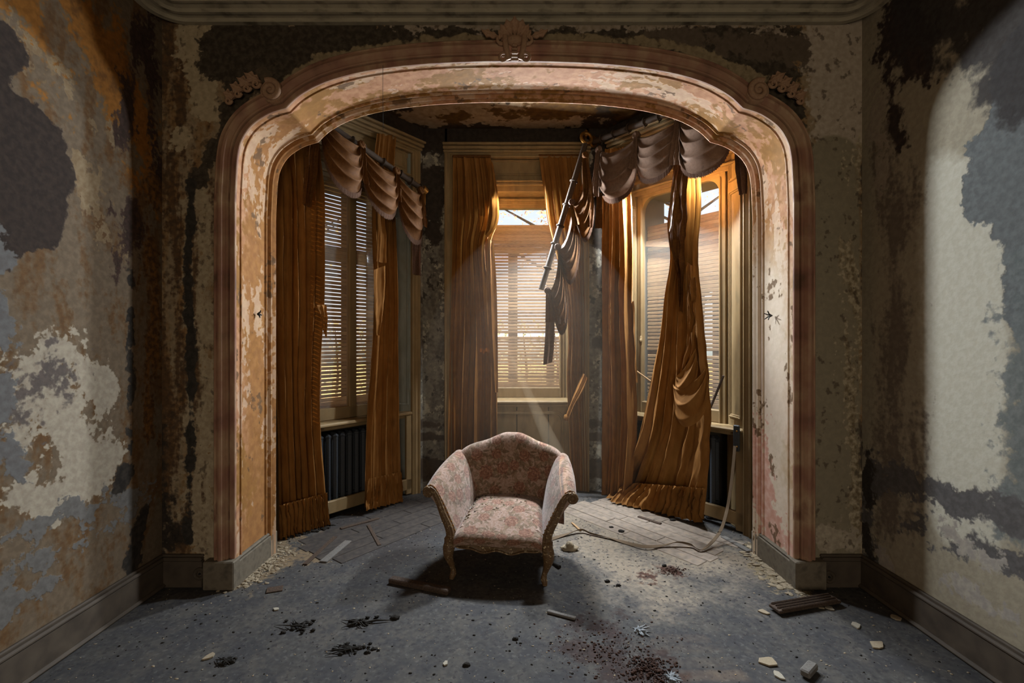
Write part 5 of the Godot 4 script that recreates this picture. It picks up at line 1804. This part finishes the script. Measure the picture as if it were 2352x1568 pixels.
func heap(r: RandomNumberGenerator, c: Vector3, sx: float, sz: float, h: float) -> Vector3:
	var a := r.randf() * TAU
	var d := sqrt(-2.0 * log(maxf(r.randf(), 1e-4))) * 0.5
	return c + Vector3(cos(a) * sx * d, h * maxf(0.0, 1.0 - d) * r.randf(), sin(a) * sz * d)


func between(r: RandomNumberGenerator, a: Vector3, c: Vector3, w: float) -> Vector3:
	var t := r.randf()
	return a.lerp(c, t) + Vector3(r.randf_range(-1, 1) * w * r.randf(), 0, r.randf_range(-1, 1) * w * r.randf())


func flake(at: Vector3, r: float, sd: int, thick := 0.006) -> MB:
	# a broken piece of plaster
	var rng := RandomNumberGenerator.new()
	rng.seed = sd
	var poly := PackedVector2Array()
	var n := 7
	for i in n:
		var a := TAU * i / n + rng.randf_range(-0.3, 0.3)
		poly.append(Vector2(cos(a), sin(a) * 0.7) * r * rng.randf_range(0.6, 1.1))
	var b := MB.new()
	b.xf = Transform3D(Basis(Vector3.UP, rng.randf() * TAU) * Basis(Vector3.RIGHT, -PI / 2 + rng.randf_range(-0.08, 0.08)), at + Vector3(0, thick * 0.2, 0))
	b.prism(poly, 0.0, thick)
	return b


func debris() -> void:
	# --- pieces one could pick up
	var o: Node
	var b := MB.new()
	# fluted strip of moulding by the right pier
	var a := Vector3(1.353, 0.020, -2.472)
	var c := Vector3(1.736, 0.020, -2.573)
	var dir := (c - a).normalized()
	b.xf = Transform3D(Basis(dir, Vector3.UP, dir.cross(Vector3.UP)), (a + c) / 2)
	var len := a.distance_to(c)
	b.box(Vector3.ZERO, Vector3(len, 0.016, 0.075), 0.003)
	for i in 4:
		b.box(Vector3(0, 0.01, -0.03 + i * 0.02), Vector3(len * (0.96 - 0.05 * (i % 2)), 0.014, 0.012), 0.005)
	tag(obj("moulding_strip", b, M.dark_wood), "broken dark fluted moulding strip lying before the right pier", "moulding")
	var list := [
		["floor_board", Vector3(-0.708, 0.015, -2.790), Vector3(-0.347, 0.015, -2.654), 0.05, 0.03, "dark_wood", "dark short board lying in the shadow before the armchair's left leg", "board"],
		["stick", Vector3(0.184, 0.008, -2.474), Vector3(0.320, 0.008, -2.408), 0.022, 0.012, "grey_board", "thin grey stick on the floor right of the armchair's shadow", "stick"],
		["wood_chunk", Vector3(1.214, 0.020, -1.987), Vector3(1.287, 0.020, -2.046), 0.04, 0.03, "grey_board", "small grey splintered wood chunk at the bottom right of the floor", "wood"],
		["lath", Vector3(-1.196, 0.006, -3.030), Vector3(-1.144, 0.006, -3.348), 0.05, 0.01, "grey_board", "grey flat lath lying on the sandy floor left, before the dark curtain", "lath"],
		["lath", Vector3(-1.296, 0.006, -2.995), Vector3(-1.263, 0.006, -3.423), 0.03, 0.008, "dark_wood", "narrow dark lath beside the flat grey lath on the left floor", "lath"],
		["lath", Vector3(-1.090, 0.006, -3.634), Vector3(-0.906, 0.006, -3.276), 0.025, 0.01, "dark_wood", "dark lath pointing at the camera on the floor right of the left radiator", "lath"],
		["lath", Vector3(-1.277, 0.006, -3.566), Vector3(-1.051, 0.006, -3.777), 0.03, 0.012, "dark_wood", "long dark lath lying along the foot of the left window", "lath"],
		["lath", Vector3(1.006, 0.006, -3.814), Vector3(1.138, 0.006, -3.660), 0.03, 0.014, "dark_wood", "dark lath at the hem of the ragged curtain", "lath"],
		["lath", Vector3(1.506, 0.006, -3.423), Vector3(1.579, 0.006, -3.181), 0.04, 0.012, "grey_board", "grey flat board lying at the foot of the right jamb under the strap", "board"],
		["lath", Vector3(0.462, 0.006, -3.686), Vector3(0.507, 0.006, -3.533), 0.016, 0.008, "slat_c", "pale splinter on the floor just right of the armchair", "splinter"],
		["lath", Vector3(1.572, 0.006, -2.960), Vector3(1.616, 0.006, -2.904), 0.03, 0.008, "plaster_bit", "pale flat chip of wood on the rubble at the right jamb", "chip"],
		["board_scrap", Vector3(-1.376, 0.004, -2.685), Vector3(-1.297, 0.004, -2.713), 0.06, 0.006, "dark_wood", "dark square scrap of board on the floor by the left jamb", "board"],
	]
	for q in list:
		tag(obj(q[0], stick_mesh(q[1], q[2], q[4], q[3]) if q[3] < q[4] else stick_mesh(q[1], q[2], q[4], q[3]), M[q[5]]), q[6], q[7])
	# the dark brush-like splinter by the front leg
	b = MB.new()
	b.tube(V([Vector3(0.212, 0.008, -3.075), Vector3(0.252, 0.008, -3.014), Vector3(0.295, 0.010, -2.952)]), PackedFloat32Array([0.003, 0.007, 0.012]), 7)
	tag(obj("charred_splinter", b, M.soot), "black charred splinter beside the armchair's right front leg", "splinter")
	# plaster lump
	b = MB.new()
	b.lump(Vector3(0.387, 0.012, -3.221), Vector3(0.055, 0.022, 0.035), noise, 0.5, 12)
	b.lump(Vector3(0.385, 0.035, -3.208), Vector3(0.025, 0.025, 0.02), noise, 0.6, 8)
	tag(obj("plaster_lump", b, M.plaster_bit), "pinkish lump of fallen plaster on the bright floor right of the armchair", "plaster")
	var k := 0
	for q in [[Vector3(0.114, 0.000, -3.222), 0.015, "small black crumb under the right front rail of the armchair"], [Vector3(0.802, 0.000, -3.516), 0.0225, "largest black crumb on the bright floor left of the ragged curtain's hem"], [Vector3(0.746, 0.000, -3.598), 0.0165, "smaller black crumb beside the largest one, left of the ragged curtain's hem"], [Vector3(1.254, 0.000, -3.738), 0.0225, "black crumb lying close under the ragged curtain's ruffle"], [Vector3(0.555, 0.000, -2.790), 0.015, "lone dark crumb left of the small rusty pile"], [Vector3(0.609, 0.000, -2.745), 0.013499999999999998, "dark crumb just right of the lone one, left of the rusty pile"], [Vector3(-0.590, 0.000, -2.421), 0.0225, "upright black lump before the armchair's shadow"], [Vector3(-0.196, 0.000, -2.070), 0.015, "black crumb at the bottom edge, left of centre"], [Vector3(0.016, 0.000, -2.251), 0.013499999999999998, "tiny dark crumb below the armchair's right shadow"], [Vector3(0.950, 0.000, -2.984), 0.015, "dark crumb touching the small rusty pile"]]:
		b = MB.new()
		b.lump(q[0] + Vector3(0, q[1] * 0.3, 0), Vector3(q[1], q[1] * 0.5, q[1] * 0.7), noise, 0.7, 8)
		tag(obj("clinker", b, M.soot), q[2], "rubble", "black crumbs on the floor")
	# soot clumps with stringy ends
	for q in [[Vector3(-1.034, 0.000, -2.340), 0.1, 0.03, "matted black clump on the grey floor far left of the armchair's shadow"], [Vector3(-0.756, 0.000, -2.377), 0.07, 0.03, "black stringy clump with a long twig before the armchair's shadow"], [Vector3(-0.720, 0.000, -2.175), 0.09, 0.02, "faint flat tangle of black fibres on the front left floor"], [Vector3(-1.248, 0.000, -2.092), 0.05, 0.025, "small dark rotten clump at the bottom left of the floor"]]:
		var r := RandomNumberGenerator.new()
		r.seed = 40 + k
		k += 1
		b = MB.new()
		var ctr: Vector3 = q[0]
		for i in 26:
			b.lump(ctr + Vector3(r.randfn() * 0.45 * q[1], q[2] * 0.2, r.randfn() * 0.25 * q[1]), Vector3(0.013, 0.006, 0.009) * r.randf_range(0.3, 1.0), noise, 1.2, 6)
		for i in 8:
			var e := ctr + Vector3(r.randf_range(-1, 1) * q[1] * 1.6, 0.004, r.randf_range(-0.7, 0.7) * q[1])
			b.tube(V([ctr + Vector3(r.randf_range(-0.3, 0.3) * q[1], 0.012, 0), ctr.lerp(e, 0.5) + Vector3(0, 0.012, 0.01), e]), PackedFloat32Array([0.003, 0.0025, 0.001]), 5)
		if q[1] == 0.07:
			b.tube(V([ctr, ctr + Vector3(0.08, 0.012, -0.01), ctr + Vector3(0.15, 0.006, -0.02)]), PackedFloat32Array([0.007, 0.005, 0.002]), 6)
		tag(obj("soot_clump", b, M.soot), q[3], "clump")
	# white feathers
	for q in [[Vector3(0.618, 0.000, -2.312), "tuft of pale feathers on the floor right of the rusty stain"], [Vector3(0.664, 0.000, -1.979), "pale feather tuft at the bottom edge beside the rust heap"]]:
		var r := RandomNumberGenerator.new()
		r.seed = 90 + k
		k += 1
		b = MB.new()
		var ctr: Vector3 = q[0]
		for i in 26:
			var an := r.randf() * TAU
			var d := Vector3(cos(an), r.randf_range(0.1, 0.9), sin(an)).normalized()
			b.tube(V([ctr + Vector3(r.randf_range(-0.03, 0.03), 0.002, r.randf_range(-0.02, 0.02)), ctr + d * 0.02, ctr + d * r.randf_range(0.03, 0.055) + Vector3(0.01, -0.008, 0)]), PackedFloat32Array([0.004, 0.006, 0.001]), 5)
		tag(obj("feather_tuft", b, M.fluff), q[1], "feathers")
	# bits of paper and plaster on the right
	k = 0
	for q in [[Vector3(1.120, 0.000, -2.092), 0.05, "plaster_bit", "pale torn flake of plaster lying flat at the bottom right of the floor"], [Vector3(1.116, 0.000, -2.005), 0.03, "pale_bit", "white crumpled bit beside the torn flake at the bottom right"], [Vector3(1.692, 0.000, -2.358), 0.03, "pale_bit", "white plaster splinter on the floor by the right baseboard"], [Vector3(1.683, 0.000, -2.206), 0.04, "plaster_bit", "pale curled flake near the right baseboard, nearest the camera"], [Vector3(1.299, 0.000, -2.476), 0.03, "plaster_bit", "ochre flake of paint left of the broken moulding strip"], [Vector3(1.621, 0.000, -2.533), 0.035, "plaster_bit", "pale flake of paint under the end of the broken moulding strip"], [Vector3(1.664, 0.000, -2.508), 0.03, "pale_bit", "whitish flake just right of the broken moulding strip"], [Vector3(1.942, 0.000, -2.421), 0.03, "plaster_bit", "pale flake against the foot of the right baseboard"], [Vector3(-1.232, 0.000, -2.500), 0.02, "pale_bit", "white flake on the floor in front of the left jamb"], [Vector3(-0.288, 0.000, -2.081), 0.018, "pale_bit", "small white sliver at the bottom centre of the floor"], [Vector3(-1.342, 0.000, -2.121), 0.03, "plaster_bit", "pale flake at the bottom left of the floor"]]:
		k += 1
		tag(obj("plaster_flake", flake(q[0], q[1], k * 7), M[q[2]]), q[3], "plaster")
	# --- crumbs
	scatter("grit", "dark grit and crumbs strewn all over the dusty floor", "grit", 2600, 1, M.soot, on_floor, Vector2(0.0012, 0.0065), 0.5)
	scatter("plaster_crumbs", "pale specks of plaster strewn all over the dusty floor", "crumbs", 2200, 2, M.plaster_bit, on_floor, Vector2(0.001, 0.006), 0.3)
	scatter("rust_crumbs", "reddish brown crumbs heaped on the front floor right of the armchair's shadow", "crumbs", 700, 3, M.rust, func(r): return heap(r, Vector3(0.434, 0.000, -2.181), 0.3, 0.22, 0.004), Vector2(0.001, 0.006), 0.5)
	scatter("rust_crumbs", "reddish brown heap of crumbs at the bottom edge beside the feathers", "crumbs", 600, 4, M.rust, func(r): return heap(r, Vector3(0.578, 0.000, -2.037), 0.12, 0.1, 0.015), Vector2(0.0015, 0.008), 0.6)
	scatter("rust_crumbs", "small rusty pile of crumbs in the middle of the right floor", "crumbs", 260, 5, M.rust, func(r): return heap(r, Vector3(0.981, 0.000, -2.917), 0.08, 0.06, 0.012), Vector2(0.001, 0.006), 0.6)
	scatter("rubble", "fallen paint flakes heaped along the foot of the right jamb", "rubble", 900, 6, M.plaster_bit, func(r): return between(r, Vector3(1.646, 0.000, -3.222), Vector3(1.592, 0.000, -2.711), 0.16), Vector2(0.004, 0.024), 0.25)
	scatter("rubble", "sandy rubble heaped along the foot of the left jamb", "rubble", 900, 7, M.plaster_bit, func(r): return between(r, Vector3(-1.570, 0.000, -3.222), Vector3(-1.575, 0.000, -2.745), 0.16), Vector2(0.003, 0.016), 0.35)
	scatter("rubble", "black rotten crumbs along the hem of the dark left curtain", "rubble", 260, 8, M.soot, func(r): return between(r, Vector3(-1.622, 0.000, -3.392), Vector3(-1.380, 0.000, -3.649), 0.06), Vector2(0.004, 0.02), 0.6)
	scatter("seat_crumbs", "crumbs and bits of rubble lying in the crease and on the seat of the armchair", "crumbs", 130, 9, M.plaster_bit, seat_spot, Vector2(0.0015, 0.0075), 0.7)
	scatter("seat_crumbs", "dark specks scattered over the seat of the armchair", "crumbs", 130, 10, M.soot, seat_spot, Vector2(0.001, 0.0055), 0.7)
	# --- blind strap and its winder on the frame of the right window
	var w := thing("strap_winder", "small dark metal strap winder fixed to the right window's frame", "winder", frames[2])
	b = MB.new()
	b.box(Vector3(0.533, 0.697, 0.040), Vector3(0.045, 0.19, 0.02), 0.006)
	obj("plate", b, M.iron, w)
	b = MB.new()
	b.lump(Vector3(0.541, 0.750, 0.055), Vector3(0.007, 0.007, 0.004), noise, 0.1, 6)
	b.lump(Vector3(0.541, 0.637, 0.055), Vector3(0.007, 0.007, 0.004), noise, 0.1, 6)
	obj("screw", b, M.brass, w)
	var st := [frames[2] * Vector3(0.531, 0.639, 0.060), frames[2] * Vector3(0.536, 0.383, 0.120), frames[2] * Vector3(0.540, 0.183, 0.200), frames[2] * Vector3(0.538, 0.060, 0.301), Vector3(1.261, 0.012, -3.181), Vector3(1.215, 0.020, -3.244), Vector3(1.127, 0.030, -3.262), Vector3(1.016, 0.012, -3.249), Vector3(0.891, 0.016, -3.225), Vector3(0.793, 0.006, -3.305), Vector3(0.691, 0.006, -3.392), Vector3(0.573, 0.008, -3.464), Vector3(0.504, 0.020, -3.506), Vector3(0.389, 0.008, -3.449), Vector3(0.263, 0.006, -3.363)]
	ribbon("blind_strap", PackedVector3Array(st), 0.022, "webbing", "brown blind strap trailing from its winder across the floor to the armchair", "strap")
	# --- sockets in the baseboards beside the arch
	for q in [[Vector3(-1.775, 0.080, -2.720), "round dark wall socket in the baseboard left of the arch"], [Vector3(1.803, 0.062, -2.720), "round dark wall socket in the baseboard right of the arch"]]:
		var s := thing("wall_socket", q[1], "socket", Transform3D(Basis(Vector3.RIGHT, PI / 2), q[0]))
		b = MB.new()
		b.lathe(PackedVector2Array([Vector2(0.0, -0.004), Vector2(0.014, -0.004), Vector2(0.018, 0.006), Vector2(0.03, 0.008), Vector2(0.036, 0.002), Vector2(0.038, -0.012)]), 20)
		obj("rim", b, M.porcelain, s)
		b = MB.new()
		b.lathe(PackedVector2Array([Vector2(0.0, 0.004), Vector2(0.006, 0.004), Vector2(0.006, -0.006)]), 10)
		obj("hole", b, M.wire, s)
	# --- stubs of wire where lamps hung on the jambs
	b = MB.new()
	var h := Vector3(JAMB_C + 1.592, 1.56, -2.96)
	for i in 5:
		var an := i * 1.3
		b.tube(V([h, h + Vector3(-0.02, 0.01 * sin(an), 0.012 * cos(an)), h + Vector3(-0.032, 0.03 * sin(an), 0.035 * cos(an))]), PackedFloat32Array([0.004, 0.004, 0.003]), 6)
	tag(obj("wire_stub", b, M.wire), "twisted black wire ends sticking out of the right jamb", "wire")
	b = MB.new()
	h = Vector3(JAMB_C - 1.592, 1.57, -2.97)
	for i in 4:
		var an := i * 1.5 + 0.4
		b.tube(V([h, h + Vector3(0.012, 0.01 * sin(an), 0.008 * cos(an)), h + Vector3(0.016, 0.024 * sin(an), 0.02 * cos(an))]), PackedFloat32Array([0.006, 0.005, 0.003]), 6)
	tag(obj("wire_stub", b, M.wire), "black wire stub in a broken hole of the left jamb", "wire")
	# --- a thread hanging from the arch
	b = MB.new()
	b.tube(V([Vector3(-0.734, 2.968, -2.720), Vector3(-0.734, 2.770, -2.720), Vector3(-0.732, 2.597, -2.720)]), PackedFloat32Array([0.0012]), 5)
	tag(obj("hanging_thread", b, M.wire), "thin dark thread hanging down from the arch on the left", "thread")


func seat_spot(r: RandomNumberGenerator) -> Vector3:
	var u := r.randf_range(-0.9, 0.8)
	var t := r.randf_range(0.1, 0.85)
	if r.randf() < 0.55:
		u = -0.93 + 0.12 * r.randf()
	var q := Vector3(u * (0.225 + 0.035 * t), 0.352 - 0.062 * t * t + 0.026 * sin(PI * t) * (1.0 - pow(absf(u), 3.0)) - 0.03 * pow(absf(u), 8.0) + 0.001, -0.24 + 0.49 * t)
	return Transform3D(Basis(Vector3.UP, deg_to_rad(-8.0)), Vector3(-0.045, 0, -3.06)) * q


func ribbon(called: String, pts: PackedVector3Array, w: float, m: String, label: String, category: String) -> void:
	var p := PackedVector3Array()
	var n := 120
	for i in n + 1:
		var t := float(i) / n
		var c := along(pts, t)
		var d := (along(pts, minf(t + 0.01, 1.0)) - along(pts, maxf(t - 0.01, 0.0))).normalized()
		var side := d.cross(Vector3.UP).normalized() if absf(d.y) < 0.6 else Vector3(0.61, 0, 0.79)
		side = side.rotated(d, 0.9 * sin(t * 17.0) * smoothstep(0.3, 0.5, t))
		var up := side.cross(d)
		for q in [[-1, 1], [1, 1], [1, -1], [-1, -1], [-1, 1]]:
			p.append(c + side * w * 0.5 * q[0] + up * 0.0015 * q[1] + Vector3(0, 0.004, 0))
	var b := MB.new()
	b.grid(n + 1, 5, p, PackedVector2Array())
	tag(obj(called, b, M[m]), label, category)


# ---------------------------------------------------------------- outdoors
func outside() -> void:
	var b := MB.new()
	b.box(Vector3(0, -0.9, -25), Vector3(80, 0.6, 39), 0.01)
	struct("ground_outside", b, M.grass)
	var q := 0
	for t in [[Vector3(1.2, -0.6, -8.0), 5.4, "amber-leaved tree seen through the gap above the middle blind", "leaf_amber"], [Vector3(6.2, -0.6, -9.2), 5.5, "green tree seen above the right blind, right of the ragged curtain", "leaf_green"], [Vector3(4.6, -0.6, -14.0), 6.5, "thin bare-branched tree seen above the right blind, left of the ragged curtain", "leaf_amber"], [Vector3(-5.6, -0.6, -8.5), 6.0, "leafy tree glimpsed between the slats of the left blind", "leaf_green"]]:
		q += 1
		var o := thing("tree", t[2], "tree", Transform3D(Basis(), t[0]))
		var r := RandomNumberGenerator.new()
		r.seed = q * 31
		b = MB.new()
		b.tube(V([Vector3(0, 0, 0), Vector3(0.1, t[1] * 0.3, 0), Vector3(0.0, t[1] * 0.6, 0.1), Vector3(0.1, t[1], 0)]), PackedFloat32Array([0.17, 0.13, 0.08, 0.02]), 10)
		var tips := []
		for i in 26:
			var h := r.randf_range(0.5 if q == 1 else 0.32, 0.95)
			var an := r.randf() * TAU
			var l: float = (0.8 if q == 1 else 1.1 - h) * t[1] * r.randf_range(0.4, 0.75) * (0.5 if q == 1 else 1.0) + 0.3
			var s := Vector3(0.06, t[1] * h, 0.05)
			var e := s + Vector3(cos(an) * l, l * 0.55, sin(an) * l)
			b.tube(V([s, s.lerp(e, 0.5) + Vector3(0, -0.06, 0), e]), PackedFloat32Array([0.045, 0.028, 0.008]), 6)
			tips.append([s, e])
		obj("trunk", b, M.bark, o)
		var lb := MB.new()
		lb.quad(Vector3(-0.5, 0, 0), Vector3(-0.1, 0.3, 0.05), Vector3(0.6, 0, 0), Vector3(-0.1, -0.3, 0.05))
		var mm := MultiMesh.new()
		mm.transform_format = MultiMesh.TRANSFORM_3D
		mm.mesh = lb.mesh()
		mm.instance_count = 500 if q == 3 else 2000
		for i in mm.instance_count:
			var tp: Array = tips[r.randi() % tips.size()]
			var at: Vector3 = tp[0].lerp(tp[1], r.randf_range(0.35, 1.05)) + Vector3(r.randfn(), r.randfn(), r.randfn()) * 0.16
			mm.set_instance_transform(i, Transform3D(Basis.from_euler(Vector3(r.randf() * TAU, r.randf() * TAU, r.randf() * TAU)).scaled(Vector3.ONE * r.randf_range(0.05, 0.1)), at))
		var lo := MultiMeshInstance3D.new()
		lo.name = "leaves"
		lo.multimesh = mm
		lo.material_override = M[t[3]]
		lo.set_meta("kind", "stuff")
		o.add_child(lo, true)
	# a hedge far off, which the broken slat looks out on
	var h := thing("hedge", "sunlit yellow green hedge seen through the broken slat of the middle blind", "hedge", Transform3D(Basis(), Vector3(0.0, -0.6, -13.0)))
	var r := RandomNumberGenerator.new()
	r.seed = 99
	var lb := MB.new()
	lb.quad(Vector3(-0.5, 0, 0), Vector3(-0.1, 0.3, 0.05), Vector3(0.6, 0, 0), Vector3(-0.1, -0.3, 0.05))
	var mm := MultiMesh.new()
	mm.transform_format = MultiMesh.TRANSFORM_3D
	mm.mesh = lb.mesh()
	mm.instance_count = 5000
	for i in 5000:
		var at := Vector3(r.randf_range(-5, 5), r.randf_range(0.0, 2.6), r.randf_range(-0.4, 0.4))
		mm.set_instance_transform(i, Transform3D(Basis.from_euler(Vector3(r.randf() * TAU, r.randf() * TAU, r.randf() * TAU)).scaled(Vector3.ONE * r.randf_range(0.08, 0.16)), at))
	var lo := MultiMeshInstance3D.new()
	lo.name = "leaves"
	lo.multimesh = mm
	lo.material_override = M.leaf_green
	lo.set_meta("kind", "stuff")
	h.add_child(lo, true)
	b = MB.new()
	for i in 12:
		b.tube(V([Vector3(-4.8 + i * 0.85, 0, 0), Vector3(-4.7 + i * 0.85, 1.2, 0.05), Vector3(-4.8 + i * 0.85, 2.3, 0)]), PackedFloat32Array([0.05, 0.035, 0.01]), 6)
	obj("stems", b, M.bark, h)


func mist() -> void:
	# dust in the air before the middle window
	var fm := FogMaterial.new()
	fm.density = 0.017
	fm.albedo = Color(1.0, 0.93, 0.84)
	for s in [1.0, 0.7]:
		var fog := FogVolume.new()
		fog.name = free_name("dust_haze", self)
		fog.shape = RenderingServer.FOG_VOLUME_SHAPE_ELLIPSOID
		fog.size = Vector3(1.9, 2.8, 1.2) * s
		fog.material = fm
		fog.position = Vector3(0.2, 0.95, -3.9)
		tag(fog, "faint dusty haze hanging before the middle window behind the armchair", "haze", "layers of the dusty haze", "stuff")
		add_child(fog)
	# added cone of dense fog, shaped to draw the light shaft
	var top := Vector3(-0.1, 1.46, -4.5)
	var foot := Vector3(0.42, 0.35, -3.98)
	var up := (top - foot).normalized()
	var side := up.cross(Vector3.BACK).normalized()
	var fm2 := FogMaterial.new()
	fm2.density = 1.1
	fm2.albedo = Color(1.0, 0.9, 0.76)
	var cone := FogVolume.new()
	cone.name = "light_shaft_fog"
	cone.shape = RenderingServer.FOG_VOLUME_SHAPE_CONE
	cone.size = Vector3(0.16, top.distance_to(foot), 0.16)
	cone.material = fm2
	tag(cone, "fog cone shaped as a pale slanting light shaft below the broken slat, right of the tall curtain", "haze", "", "stuff")
	add_child(cone)
	cone.transform = Transform3D(Basis(side, up, side.cross(up)), (top + foot) / 2)
